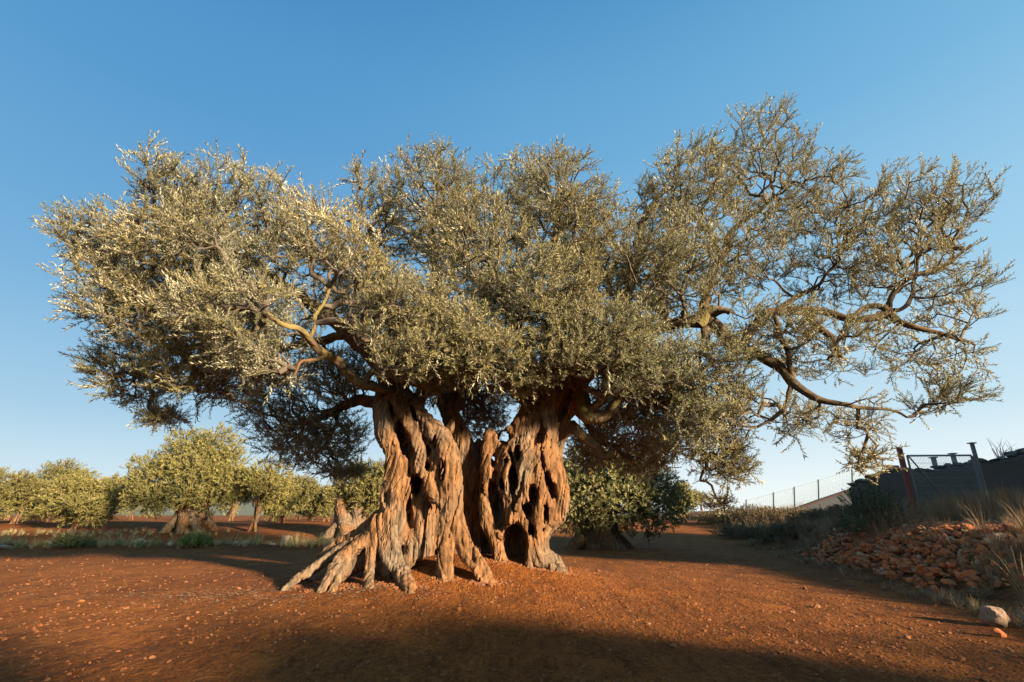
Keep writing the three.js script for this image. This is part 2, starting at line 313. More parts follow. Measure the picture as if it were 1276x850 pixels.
// ---------------------------------------------------------------- the ancient olive
const ST = (list) => list.map(([u, v, d, r]) => [at(u, v, d), span(r, v, d)]);
const toGround = (s) => { const [p, r] = s[s.length - 1]; p.y = groundY(p.x, p.z) - r * .8; return s; };
{
  const tree = thing('ancient_olive_tree', 'huge ancient olive with two gnarled hollow trunks and broad silvery crown', 'olive tree', V(treeBase.x, 0, treeBase.z));
  const left = [
    [[480, 490, 7.75, 11], [479, 515, 7.6, 14], [483, 538, 7.55, 15.5], [496, 564, 7.6, 12.5], [495, 602, 7.6, 17], [494, 630, 7.6, 19], [491, 655, 7.62, 19], [488, 680, 7.75, 13]],
    [[484, 640, 7.42, 9], [486, 660, 7.38, 9], [492, 692, 7.3, 9], [502, 712, 7.2, 9], [509, 735, 6.95, 9], [511, 748, 6.75, 7]],
    [[478, 645, 7.42, 8], [474, 671, 7.38, 7], [481, 696, 7.26, 5.5], [492, 710, 7.16, 5], [501, 718, 7.08, 5]],
    [[472, 648, 7.45, 8], [466, 667, 7.42, 8], [461, 698, 7.32, 5.5], [460, 714, 7.25, 5.5], [461, 730, 7.0, 6]],
    [[474, 652, 7.5, 9], [462, 669, 7.45, 9], [431, 690, 7.32, 6.5], [414, 714, 7.12, 7], [398, 734, 6.95, 5]],
    [[470, 662, 7.48, 8], [437, 690, 7.36, 5], [424, 712, 7.14, 5.5], [413, 733, 6.93, 4.5]],
    [[474, 648, 7.55, 9], [466, 665, 7.55, 9], [431, 681, 7.58, 6.5], [396, 705, 7.46, 6], [368, 722, 7.3, 4.5], [350, 729, 7.2, 3.5]],
    [[470, 645, 7.7, 9], [456, 662, 7.7, 9], [428, 675, 7.85, 6.5], [398, 697, 7.85, 5], [372, 712, 7.7, 5]],
    [[470, 682, 7.6, 15], [448, 700, 7.58, 12], [425, 716, 7.5, 9]],
    [[482, 682, 7.62, 16], [486, 710, 7.5, 14]],
    // right ridge down to the front leg
    [[492, 492, 7.75, 11], [508, 500, 7.7, 10], [526, 526, 7.5, 12], [545, 541, 7.45, 12], [555, 556, 7.42, 12], [559, 576, 7.42, 13], [561, 602, 7.42, 13], [563, 630, 7.42, 13], [562, 650, 7.42, 13]],
    [[557, 645, 7.4, 10], [556, 668, 7.38, 9], [556, 692, 7.32, 9.5], [555, 715, 7.25, 10]],
    [[567, 645, 7.42, 9], [574, 664, 7.38, 8], [585, 683, 7.3, 7], [599, 702, 7.2, 6.5], [613, 721, 7.1, 6]],
    [[566, 650, 7.42, 8], [570, 672, 7.36, 6], [580, 694, 7.25, 6], [593, 710, 7.15, 5], [606, 722, 7.08, 4]],
    // middle ridges
    [[490, 500, 7.6, 12], [500, 518, 7.52, 11], [513, 538, 7.5, 11], [521, 568, 7.48, 11], [527, 588, 7.48, 11], [541, 613, 7.45, 10], [556, 635, 7.45, 9]],
    [[516, 524, 7.7, 10], [532, 550, 7.66, 11], [543, 575, 7.64, 12], [549, 600, 7.64, 12]],
    [[540, 545, 7.55, 9], [544, 570, 7.5, 8], [543, 592, 7.5, 8], [552, 612, 7.46, 8]],
    [[503, 562, 7.6, 7], [507, 585, 7.55, 8], [510, 600, 7.6, 8], [508, 625, 7.65, 9]],
    [[516, 606, 7.62, 4], [530, 611, 7.55, 3.6], [544, 618, 7.5, 4]],
    // inner stub
    [[529, 610, 7.8, 13], [527, 630, 7.75, 13], [523, 652, 7.7, 12], [517, 680, 7.65, 10], [509, 698, 7.6, 8]],
    [[530, 640, 7.78, 8], [526, 668, 7.7, 7], [522, 690, 7.62, 6]],
    // bulk behind the ridges
    [[500, 500, 8.0, 18], [514, 545, 7.95, 20], [528, 590, 8.0, 24], [535, 620, 8.1, 20]],
    [[498, 600, 7.95, 20], [500, 650, 8.0, 20], [502, 690, 8.05, 20]],
    // rear stem, in the shade between the trunks
    [[556, 500, 8.45, 10], [562, 520, 8.4, 11], [571, 538, 8.4, 12], [580, 562, 8.4, 13], [587, 585, 8.45, 15], [588, 620, 8.6, 22], [580, 660, 8.7, 28], [572, 690, 8.7, 30]],
    [[596, 556, 8.75, 7], [599, 580, 8.75, 12], [598, 640, 8.8, 22], [598, 680, 8.9, 26]],
    [[548, 596, 8.75, 18], [550, 640, 8.85, 24], [552, 690, 8.9, 26]], [[600, 590, 8.95, 22], [606, 640, 9.0, 26], [612, 690, 9.0, 28]], [[524, 640, 8.5, 18], [524, 700, 8.6, 22]],
    [[545, 500, 8.4, 4], [553, 510, 8.38, 5], [562, 522, 8.38, 7]],
    [[552, 540, 7.62, 5], [560, 534, 7.6, 5], [563, 527, 7.6, 3]],
  ].map(ST);
  for (const i of [1, 3, 4, 5, 6, 7, 11, 12, 13]) toGround(left[i]);
  // sinews: thin strands that wind round the thick ones
  const flute = (strand, n, rel, twist, seedN) => {
    const c = resample(strand, .13), out = [];
    for (let i = 0; i < n; i++) {
      const line = [];
      c.forEach(([p, r], k) => {
        const t = c[Math.min(c.length - 1, k + 1)][0].clone().sub(c[Math.max(0, k - 1)][0]).normalize(), A = V(1, 0, .2).addScaledVector(t, -t.x - .2 * t.z).normalize(), Bv = t.clone().cross(A);
        const th = i / n * 6.283 + twist * k * .13 + 1.3 * N(k * .33, i * 3.7, seedN), R = r * (.78 + .2 * N(k * .4, i * 5.1, seedN + 9));
        line.push([p.clone().addScaledVector(A, Math.cos(th) * R).addScaledVector(Bv, Math.sin(th) * R), r * rel * (1 + .3 * N(k * .5, i * 2.3, seedN + 4))]);
      });
      out.push(line);
    }
    return out;
  };
  const right = [
    [[692, 468, 8.3, 20], [684, 492, 8.25, 22], [675, 517, 8.22, 25], [663, 546, 8.2, 31], [656, 575, 8.18, 42], [655, 605, 8.18, 46], [652, 632, 8.2, 42], [649, 655, 8.25, 30]],
    [[610, 541, 8.15, 7], [609, 560, 8.1, 11], [611, 585, 8.05, 13], [613, 610, 8.05, 12]],
    [[622, 550, 8.1, 10], [624, 575, 8.02, 12], [628, 600, 8.0, 12], [634, 625, 7.98, 11], [640, 645, 8.0, 11]],
    [[604, 600, 8.1, 6], [604, 625, 8.05, 7], [609, 650, 8.02, 9], [617, 672, 7.98, 9], [626, 694, 7.9, 8]],
    [[612, 618, 8.02, 5], [619, 645, 7.95, 6], [624, 665, 7.92, 8]],
    [[650, 580, 7.75, 7], [650, 605, 7.7, 7], [645, 630, 7.72, 7], [638, 648, 7.78, 8]],
    [[668, 560, 7.78, 8], [672, 590, 7.7, 8], [674, 612, 7.68, 8], [671, 640, 7.72, 8], [666, 660, 7.8, 7]],
    [[688, 580, 7.95, 10], [697, 600, 7.95, 11], [699, 622, 7.95, 11], [692, 642, 7.98, 11], [679, 660, 8.0, 9], [672, 675, 7.95, 9]],
    [[656, 646, 7.8, 7], [661, 665, 7.82, 8], [664, 682, 7.85, 9], [668, 694, 7.85, 9], [683, 700, 7.85, 8], [704, 709, 7.8, 6]],
    [[672, 672, 7.9, 9], [672, 688, 7.92, 9], [690, 698, 8.0, 8], [702, 702, 8.0, 7]],
    [[660, 668, 7.85, 6], [658, 690, 7.8, 6]],
    [[632, 648, 8.5, 18], [630, 690, 8.55, 22]], [[648, 648, 8.6, 20], [648, 690, 8.6, 22]], [[664, 650, 8.35, 16], [668, 692, 8.4, 20]],
    [[636, 540, 8.0, 9], [640, 560, 7.92, 9], [646, 585, 7.8, 8]],
    [[684, 520, 8.05, 12], [682, 545, 7.98, 12], [680, 570, 7.92, 10], [684, 590, 7.9, 9]],
    [[661, 508, 8.1, 11], [653, 535, 8.0, 12], [652, 560, 7.88, 11]],
    [[656, 492, 8.2, 14], [668, 476, 8.15, 13], [680, 462, 8.1, 12]],
    [[700, 505, 8.2, 14], [712, 484, 8.15, 16], [722, 470, 8.1, 15], [738, 455, 8.05, 13]],
    [[690, 540, 8.35, 9], [704, 520, 8.35, 8], [716, 505, 8.3, 9]],
    [[612, 548, 8.2, 5], [640, 534, 8.15, 5], [648, 527, 8.12, 6]],
    [[695, 590, 8.5, 7], [694, 566, 8.55, 7], [700, 545, 8.5, 7], [712, 530, 8.45, 7]],
  ].map(ST);
  toGround(right[3]); toGround(right[8]); toGround(right[9]); toGround(right[10]); toGround(right[11]); toGround(right[12]); toGround(right[13]);
  const hole = (u, v, d, rx, ry, tilt = 0, depth = .3) => {
    const c = at(u, v, d), Z = c.clone().sub(V(0, EYE, 0)).normalize(), X = V(1, 0, 0).addScaledVector(Z, -Z.x).normalize(), Yv = Z.clone().cross(X).negate();
    const ca = Math.cos(tilt), sa = Math.sin(tilt);
    return { c, X: X.clone().multiplyScalar(ca).addScaledVector(Yv, sa), Y: Yv.clone().multiplyScalar(ca).addScaledVector(X, -sa), Z, r: [span(rx * (u > 600 ? 1.25 : 1.25), v, d), span(ry * (u > 600 ? 1.5 : 1.4), v, d), depth * 1.15] };
  };
  const holes = [
    hole(504, 549, 7.5, 7, 22, .38), hole(519, 605, 7.5, 7.5, 10, .2), hole(552, 587, 7.35, 3.8, 10), hole(533, 580, 7.4, 3.6, 6), hole(534, 562, 7.42, 3, 6, .2), hole(541, 549, 7.4, 2.6, 7), hole(480, 619, 7.3, 5, 8, .1, .2),
    hole(541, 648, 7.85, 7.5, 25, -.03, .6), hole(511, 588, 7.4, 3, 10, .1, .2), hole(487, 507, 7.45, 2.6, 14, .25, .18), hole(514, 512, 7.45, 2.4, 14, .5, .18), hole(510, 640, 7.55, 4, 18, .1, .25), hole(490, 520, 7.35, 3, 6, .2, .12),
    // right trunk
    hole(618, 626, 7.95, 7.5, 22, .22), hole(640, 598, 7.78, 5.5, 16, .05), hole(665, 618, 7.68, 5.5, 9, .1), hole(657, 635, 7.7, 6, 9, .4), hole(663, 661, 7.8, 4, 7, .15), hole(680, 641, 7.8, 3.6, 11), hole(686, 604, 7.8, 5, 13, .25),
    hole(614, 575, 7.95, 3.2, 6), hole(629, 546, 8.05, 7, 5.5, 0, .4), hole(645, 565, 7.8, 3.6, 10, .05), hole(636, 566, 7.9, 2.8, 12, .35), hole(631, 574, 7.9, 2.6, 4), hole(625, 604, 7.9, 3, 7), hole(643, 678, 7.9, 12.5, 18, .12, .5),
    hole(672, 545, 7.85, 6, 12, -.5, .12), hole(703, 508, 8.1, 5, 15, -.4, .16), hole(618, 596, 7.9, 5, 8, .1, .14), hole(644, 622, 7.65, 3, 10, -.3, .14), hole(602, 615, 8.0, 2, 10, 0, .12), hole(676, 572, 7.72, 2.4, 10, .1, .14),
    // hollow hearts
    { c: at(652, 610, 8.28), X: V(1, 0, 0), Y: V(0, 1, 0), Z: V(0, 0, 1), r: [.36, .62, .34] }, 
    { c: at(528, 585, 7.95), X: V(1, 0, 0), Y: V(0, 1, 0), Z: V(0, 0, 1), r: [.16, .5, .2] }, { c: at(600, 520, 8.6), X: V(1, 0, 0), Y: V(0, 1, 0), Z: V(0, 0, 1), r: [.14, .18, .3] },
  ];
  const sinews = [...flute(left[0], 8, .25, 1.5, 1), ...flute(left[10], 5, .34, .6, 2), ...flute(left[14], 4, .36, .5, 3), ...flute(right[0], 15, .17, .7, 5), ...flute(left[23], 6, .3, .5, 6), ...[4, 5, 6, 7, 1, 3, 11, 12, 19].flatMap((i) => flute(left[i], 3, .42, .9, 10 + i)), ...[3, 7, 8, 16, 17].flatMap((i) => flute(right[i], 3, .4, .8, 30 + i))];
  const { pos, idx } = woodMesh({ segs: strandsToSegments([...left, ...right, ...sinews]), k: .014, holes, relief: ((f) => (x, y, z) => f(x, y, z) * (.55 + .45 * smooth(.45, .95, y + .9 * smooth(-1.9, -1.5, x))))(barkRelief(1)), cell: .0135, bottom: -.05 });
  const xm = at(575, 600, 8).x;
  const trunkGeo = geo(pos, idx, barkColors(pos, () => .12), barkUV(pos, [[at(495, 620, 7.8).x, -7.8], [at(652, 610, 8.25).x, -8.25]]));
  trunkGeo.translate(-treeBase.x, 0, -treeBase.z);
  mesh('trunk', trunkGeo, barkMat, tree);

  // limbs that show
  const limbs = [
    [[488, 494, 7.6, 9], [474, 486, 7.4, 7.5], [452, 478, 7.15, 8], [430, 460, 6.9, 8], [407, 441, 6.65, 7], [386, 424, 6.4, 6], [372, 408, 6.2, 5], [355, 405, 6.05, 4], [330, 390, 5.95, 3]],
    [[386, 424, 6.4, 4], [391, 408, 6.35, 3.5], [392, 394, 6.35, 3], [402, 378, 6.35, 2.6], [412, 350, 6.4, 2]],
    [[407, 441, 6.65, 4], [392, 448, 6.55, 3], [376, 452, 6.45, 2.4], [366, 470, 6.4, 2]],
    [[492, 496, 7.8, 12], [475, 460, 7.6, 10], [440, 420, 7.4, 9], [390, 380, 7.2, 8], [330, 340, 7.0, 6], [260, 300, 6.8, 5], [190, 260, 6.7, 3]],
    [[500, 500, 8.0, 10], [498, 460, 8.0, 8], [490, 410, 8.0, 7], [480, 350, 8.0, 7], [460, 290, 8.0, 4]],
    [[512, 515, 8.0, 9], [532, 470, 8.1, 8], [548, 410, 8.1, 7], [545, 340, 8.1, 6], [535, 270, 8.1, 4]],
    [[440, 420, 7.4, 6], [380, 430, 7.6, 5], [310, 440, 7.7, 4], [240, 450, 7.6, 3], [180, 470, 7.6, 2.4]],
    [[495, 505, 8.1, 9], [470, 500, 8.6, 8], [430, 505, 9.2, 6], [400, 520, 9.6, 5], [370, 530, 9.9, 3]],
    [[560, 515, 8.4, 9], [580, 470, 8.5, 8], [600, 410, 8.5, 7], [610, 340, 8.4, 5], [615, 270, 8.4, 3]],
    [[690, 476, 8.2, 14], [685, 430, 8.1, 10], [690, 370, 8.0, 8], [695, 310, 8.0, 6], [695, 240, 8.0, 3]],
    [[672, 476, 8.15, 11], [650, 430, 7.9, 8], [635, 390, 7.6, 6], [625, 360, 7.4, 4]],
    [[715, 478, 8.12, 14], [745, 450, 8.0, 12], [775, 425, 7.9, 11], [810, 410, 7.8, 10], [850, 402, 7.7, 10], [885, 402, 7.6, 12], [905, 420, 7.55, 11], [922, 437, 7.5, 10]],
    [[900, 415, 7.55, 8], [922, 436, 7.5, 9], [938, 408, 7.45, 8], [955, 393, 7.4, 7.5], [980, 386, 7.3, 7], [1010, 385, 7.2, 6.5], [1035, 390, 7.1, 6], [1060, 398, 7.0, 6], [1085, 396, 6.95, 6], [1105, 390, 6.9, 7], [1122, 400, 6.85, 6], [1150, 412, 6.8, 4], [1185, 420, 6.8, 3], [1215, 430, 6.8, 2]],
    [[1056, 396, 7.0, 4.5], [1072, 387, 6.97, 4.5], [1090, 382, 6.95, 5], [1105, 388, 6.9, 6]],
    [[1110, 392, 6.9, 5], [1112, 372, 6.88, 4.5], [1122, 352, 6.86, 4], [1145, 341, 6.8, 3.4], [1180, 330, 6.8, 2.6], [1210, 305, 6.8, 1.8]],
    [[1114, 386, 6.9, 3.5], [1130, 372, 6.9, 3], [1140, 350, 6.95, 2.4], [1150, 310, 7, 1.8]],
    [[918, 432, 7.5, 10], [945, 443, 7.4, 9], [968, 458, 7.3, 8], [985, 474, 7.2, 8], [1005, 490, 7.1, 6.5], [1035, 502, 7.0, 5], [1065, 507, 6.95, 3.5], [1100, 512, 6.9, 2.4], [1130, 520, 6.9, 1.8]],
    [[985, 474, 7.2, 5], [983, 490, 7.2, 4], [981, 502, 7.2, 2.6]],
    [[1000, 387, 7.25, 6], [1018, 404, 7.2, 6], [1030, 418, 7.15, 5.5], [1040, 428, 7.12, 5], [1048, 446, 7.1, 3.6]],
    [[1040, 428, 7.12, 3.5], [1050, 420, 7.1, 3], [1055, 405, 7.1, 2.4]],
    [[965, 393, 7.35, 4], [972, 412, 7.3, 4], [979, 436, 7.22, 4], [985, 458, 7.2, 4.5], [988, 470, 7.2, 4]],
    [[965, 392, 7.38, 5], [985, 374, 7.4, 4], [1010, 358, 7.45, 3], [1030, 340, 7.5, 2.2], [1050, 310, 7.6, 1.8]],
    [[885, 402, 7.6, 9], [878, 375, 7.7, 8], [885, 350, 7.75, 7], [897, 325, 7.8, 6], [908, 300, 7.8, 5], [925, 278, 7.85, 4], [950, 262, 7.9, 3], [975, 235, 7.9, 2]],
    [[898, 322, 7.8, 4.5], [890, 295, 7.8, 4], [865, 270, 7.8, 3], [850, 235, 7.8, 2]],
    [[870, 405, 7.65, 9], [882, 392, 7.55, 9], [900, 389, 7.45, 4.5], [910, 390, 7.42, 3.5]],
    [[882, 410, 7.6, 7], [876, 425, 7.5, 6], [872, 440, 7.48, 3]],
    [[722, 490, 8.1, 10], [728, 505, 8.0, 9], [734, 522, 7.92, 8.5], [748, 522, 7.85, 7], [762, 508, 7.8, 6], [772, 492, 7.75, 5.5], [776, 478, 7.7, 4.5]],
    [[736, 520, 7.9, 6], [742, 505, 7.8, 5.5], [752, 496, 7.72, 5], [764, 482, 7.65, 4]],
    [[712, 530, 8.45, 7], [726, 542, 8.5, 7], [745, 562, 8.5, 6], [750, 570, 8.5, 4], [765, 560, 8.55, 3]],
    [[745, 450, 8.0, 8], [770, 470, 8.2, 7], [800, 490, 8.4, 6], [830, 510, 8.5, 5], [860, 540, 8.6, 3.5], [880, 570, 8.6, 2.5]],
    [[775, 425, 7.9, 8], [780, 380, 8, 7], [790, 330, 8.1, 6], [800, 280, 8.1, 4], [830, 230, 8.1, 3]],
    [[700, 480, 8.4, 8], [720, 510, 9.0, 6], [740, 540, 9.4, 4], [770, 560, 9.6, 3]],
  ].map(ST);
  const rel = (p) => V(p.x - treeBase.x, p.y, p.z - treeBase.z);
  const bare = [], nodes = []; // {p, parent, r, kids}
  limbs.forEach((l, li) => {
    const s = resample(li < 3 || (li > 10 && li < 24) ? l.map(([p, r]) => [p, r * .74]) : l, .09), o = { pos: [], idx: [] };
    s.forEach(([p], i) => { if (i && i < s.length - 1) p.add(V(N(p.x * 3, p.y * 3, li), N(p.y * 3, li, p.z * 3), N(p.z * 3, p.x * 3, li + 5)).multiplyScalar(.085)); });
    tube(s, 12, .24, o);
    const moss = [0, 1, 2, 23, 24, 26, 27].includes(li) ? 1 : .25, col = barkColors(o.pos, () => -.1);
    for (let i = 0; i < col.length; i += 3) { const silhouetteTone = li > 10 && li < 24 ? .5 : .8; col[i] *= silhouetteTone; col[i + 1] *= silhouetteTone; col[i + 2] *= silhouetteTone; const f = moss * smooth(.0, .25, fbm(o.pos[i] * 4, o.pos[i + 1] * 4, o.pos[i + 2] * 4, 3) + .12 * moss); col[i] += (.21 - col[i]) * f * .5; col[i + 1] += (.175 - col[i + 1]) * f * .5; col[i + 2] += (.045 - col[i + 2]) * f * .7; }   // lichen; right limbs coloured darker, as backlit silhouettes
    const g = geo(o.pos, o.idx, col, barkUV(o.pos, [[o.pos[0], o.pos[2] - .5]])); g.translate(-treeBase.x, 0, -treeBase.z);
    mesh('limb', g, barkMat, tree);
    s.forEach(([p, r], i) => { if (i % 2 === 0 && i > 2) { nodes.push({ p, parent: -1, r, len: 0, w: 0 }); if ([0, 1, 12, 13, 16, 18].includes(li)) bare.push(nodes[nodes.length - 1]); } });
  });
  const nLimb = nodes.length;
  // where the crown carries leaves: [u, v, ahead, half width, half height, half depth m, tips]
  const clouds = [
    [520, 452, 6.4, 75, 42, .6, 150], [600, 450, 6.5, 75, 44, .6, 150], [700, 440, 6.7, 70, 50, .7, 150], [545, 470, 7.0, 70, 32, .5, 90], [330, 455, 6.6, 70, 40, .7, 110], [780, 470, 7.2, 60, 45, .8, 120], [960, 400, 7.0, 70, 50, .5, 80], [1060, 420, 6.7, 80, 45, .5, 70], [900, 450, 7.1, 50, 50, .6, 80],
    [142, 315, 6.6, 64, 54, 1.0, 190], [228, 256, 6.8, 66, 54, 1.2, 200], [255, 330, 6.4, 100, 70, 1.3, 430], [330, 275, 7.2, 80, 62, 1.4, 250], [180, 390, 6.5, 80, 60, 1.1, 290], [310, 400, 6.2, 100, 60, 1.1, 420],
    [165, 470, 7.4, 52, 52, .9, 130], [255, 470, 7.2, 80, 48, 1.0, 190], [200, 520, 7.6, 45, 26, .6, 40], [420, 340, 6.9, 90, 80, 1.5, 380], [395, 545, 9.6, 80, 58, 1.2, 330], [335, 500, 9.3, 60, 55, 1.0, 150], [420, 470, 8.6, 60, 50, .9, 170], [430, 590, 9.9, 45, 22, .6, 60],
    [480, 275, 8.0, 60, 55, 1.4, 160], [545, 262, 7.8, 72, 70, 1.5, 320], [500, 400, 6.7, 90, 70, 1.0, 380], [590, 330, 7.3, 90, 85, 1.5, 420], [580, 430, 6.8, 85, 58, .9, 340], [640, 480, 7.2, 55, 40, .7, 150], [560, 475, 8.6, 60, 40, .8, 110], [600, 515, 9.6, 50, 45, .8, 150], [570, 480, 9.2, 80, 45, .8, 150], [660, 490, 9.3, 60, 40, .7, 90],
    [690, 270, 7.6, 78, 78, 1.5, 330], [740, 330, 7.5, 75, 80, 1.5, 320], [680, 380, 6.9, 85, 75, 1.1, 400], [750, 430, 7.0, 80, 58, 1.0, 320], [640, 250, 8.4, 60, 60, 1.1, 120],
    [845, 255, 7.8, 76, 70, 1.4, 270], [935, 205, 7.8, 80, 72, 1.3, 260], [1000, 255, 7.6, 68, 66, 1.2, 190], [830, 350, 7.4, 85, 75, 1.4, 380], [920, 320, 7.6, 85, 65, 1.3, 230], [1040, 330, 7.4, 80, 60, 1.1, 150],
    [1110, 265, 7.1, 78, 60, 1.0, 170], [1172, 280, 6.9, 62, 62, .9, 140], [1188, 370, 6.8, 50, 60, .8, 75], [1110, 340, 7.1, 75, 50, 1.0, 90], [1165, 440, 6.9, 78, 52, .8, 100], [1170, 500, 6.9, 55, 34, .6, 50],
    [960, 420, 7.5, 70, 55, 1.1, 110], [1040, 440, 7.2, 80, 50, .9, 90], [1000, 520, 7.3, 60, 42, .7, 65], [1080, 525, 7.0, 55, 38, .6, 60], [1078, 575, 7.0, 30, 32, .4, 34],
    [830, 470, 7.6, 85, 55, 1.1, 330], [860, 530, 8.0, 85, 60, 1.1, 360], [900, 580, 8.3, 55, 40, .7, 110], [780, 520, 8.8, 70, 55, 1.0, 230], [740, 560, 9.6, 50, 45, .8, 110], [800, 570, 9.5, 55, 40, .8, 120], [895, 625, 8.6, 30, 26, .4, 22], [925, 500, 7.7, 40, 50, .6, 70],
  ];
  const tips = [], gap = at(585, 600, 8);
  for (const [u, v, d, rx, ry, rz, n] of clouds) {
    const c = at(u, v, d), ax = span(rx - (u < 260 ? 25 : 17), v, d), ay = span(ry - 14, v, d);
    for (let i = 0; i < n * (u > 890 ? 1.1 : 1.6); i++) {
      const dir = V(gauss(), gauss(), gauss()).normalize(), q = Math.pow(rnd(), .42) * (1 + .22 * N(dir.x * 2 + u, dir.y * 2, dir.z * 2 + v));
      const p = V(c.x + dir.x * ax * q, c.y + dir.y * ay * q, c.z + dir.z * rz * q);
      if (p.x > -2.1 && p.x < .95 && p.y < 2.62 + .25 * N(p.x * 3, 1, 1) && p.z > -8.9) continue;      // open space round the trunks
      if (bare.some((n) => p.z > n.p.z - .1 && p.distanceToSquared(n.p) < .16)) continue;                    // limbs that stand clear of leaves
      if (fbm(p.x * .9, p.y * .9, p.z * .9, 2) < -.27) continue;                                          // holes in the crown
      tips.push(p);
    }
  }
  const dist0 = tips.map((p) => { let m = 1e9; for (let i = 0; i < nLimb; i++) { const d = p.distanceToSquared(nodes[i].p); if (d < m) m = d; } return m; });
  const order = tips.map((_, i) => i).sort((a, b) => dist0[a] - dist0[b]);
  for (const ti of order) {
    const p = tips[ti]; let best = -1, bd = 1e9;
    for (let i = 0; i < nodes.length; i++) { const n = nodes[i], dx = p.x - n.p.x, dy = p.y - n.p.y, dz = p.z - n.p.z; const d = Math.sqrt(dx * dx + dy * dy + dz * dz) + n.len * .22 + (dy < 0 ? -dy * .25 : 0); if (d < bd) { bd = d; best = i; } }
    const from = nodes[best], L = from.p.distanceTo(p), k = Math.max(1, Math.round(L / .16));
    const sag = V(gauss(), gauss() + .5, gauss()).multiplyScalar(L * .13);
    let par = best;
    for (let j = 1; j <= k; j++) {
      const t = j / k, q = from.p.clone().lerp(p, t).addScaledVector(sag, Math.sin(t * Math.PI)).add(V(gauss(), gauss(), gauss()).multiplyScalar(.018));
      nodes.push({ p: q, parent: par, r: 0, len: from.len + L * t, w: 0, tip: j === k }); par = nodes.length - 1;
    }
  }
  for (let i = nodes.length - 1; i >= nLimb; i--) { const n = nodes[i]; if (n.tip) n.w += 1; if (n.parent >= nLimb) nodes[n.parent].w += n.w; n.r = Math.min(.05, .0032 * Math.pow(Math.max(1, n.w), .55)); }
  const tw = { pos: [], idx: [] };
  for (let i = nLimb; i < nodes.length; i++) {
    const n = nodes[i], a = nodes[n.parent], ra = n.parent < nLimb ? Math.min(n.r * 1.15, a.r) : Math.min(a.r, n.r * 1.25);
    tube([[a.p, ra], [n.p, n.r]], n.r > .012 ? 6 : n.r > .006 ? 4 : 3, 0, tw);
  }
  const tg = geo(tw.pos, tw.idx); tg.translate(-treeBase.x, 0, -treeBase.z);
  const twm = mesh('twigs', tg, std(.10, .075, .05), tree); twm.userData.kind = 'stuff';
  const crown = new THREE.Group(); crown.name = 'crown'; tree.add(crown);
  const places = [], heart = V(-.3, 3.4, -8);
  for (let i = nLimb; i < nodes.length; i++) {
    const n = nodes[i]; if (n.w > 6) continue;
    const a = nodes[n.parent], along = n.p.clone().sub(a.p).normalize(), out = n.p.clone().sub(heart).setY(0).normalize();
    const m = n.tip ? 4 : n.w > 3 ? 2 : 3;
    for (let j = 0; j < m; j++) {
      const d = along.clone().multiplyScalar(n.tip && !j ? 1 : .55).addScaledVector(V(gauss(), gauss(), gauss()), n.tip ? .55 : .85).addScaledVector(out, .25); d.y += .42; d.normalize();
      places.push([rel(n.p.clone().lerp(a.p, j ? rnd() : 0)), d, rr(.8, 1.2) * (rnd() < .12 ? 1.5 : 1)]);
    }
  }
  const tc = new THREE.Color();
  foliage(SPRIGS, places, crown, (p) => { const b = 1 + .5 * fbm(p.x * .8, p.y * .8, p.z * .8, 2) + rr(-.18, .18), w = .6 * N(p.x * .45, p.y * .45, p.z * .45 + 4); return tc.setRGB(b * (1 + .22 * w), b * (1 + .04 * w), b * (1 - .25 * w)); });
  console.log('trunk tris', idx.length / 3, 'nodes', nodes.length, 'twig tris', tw.idx.length / 3, 'sprigs', places.length);
}

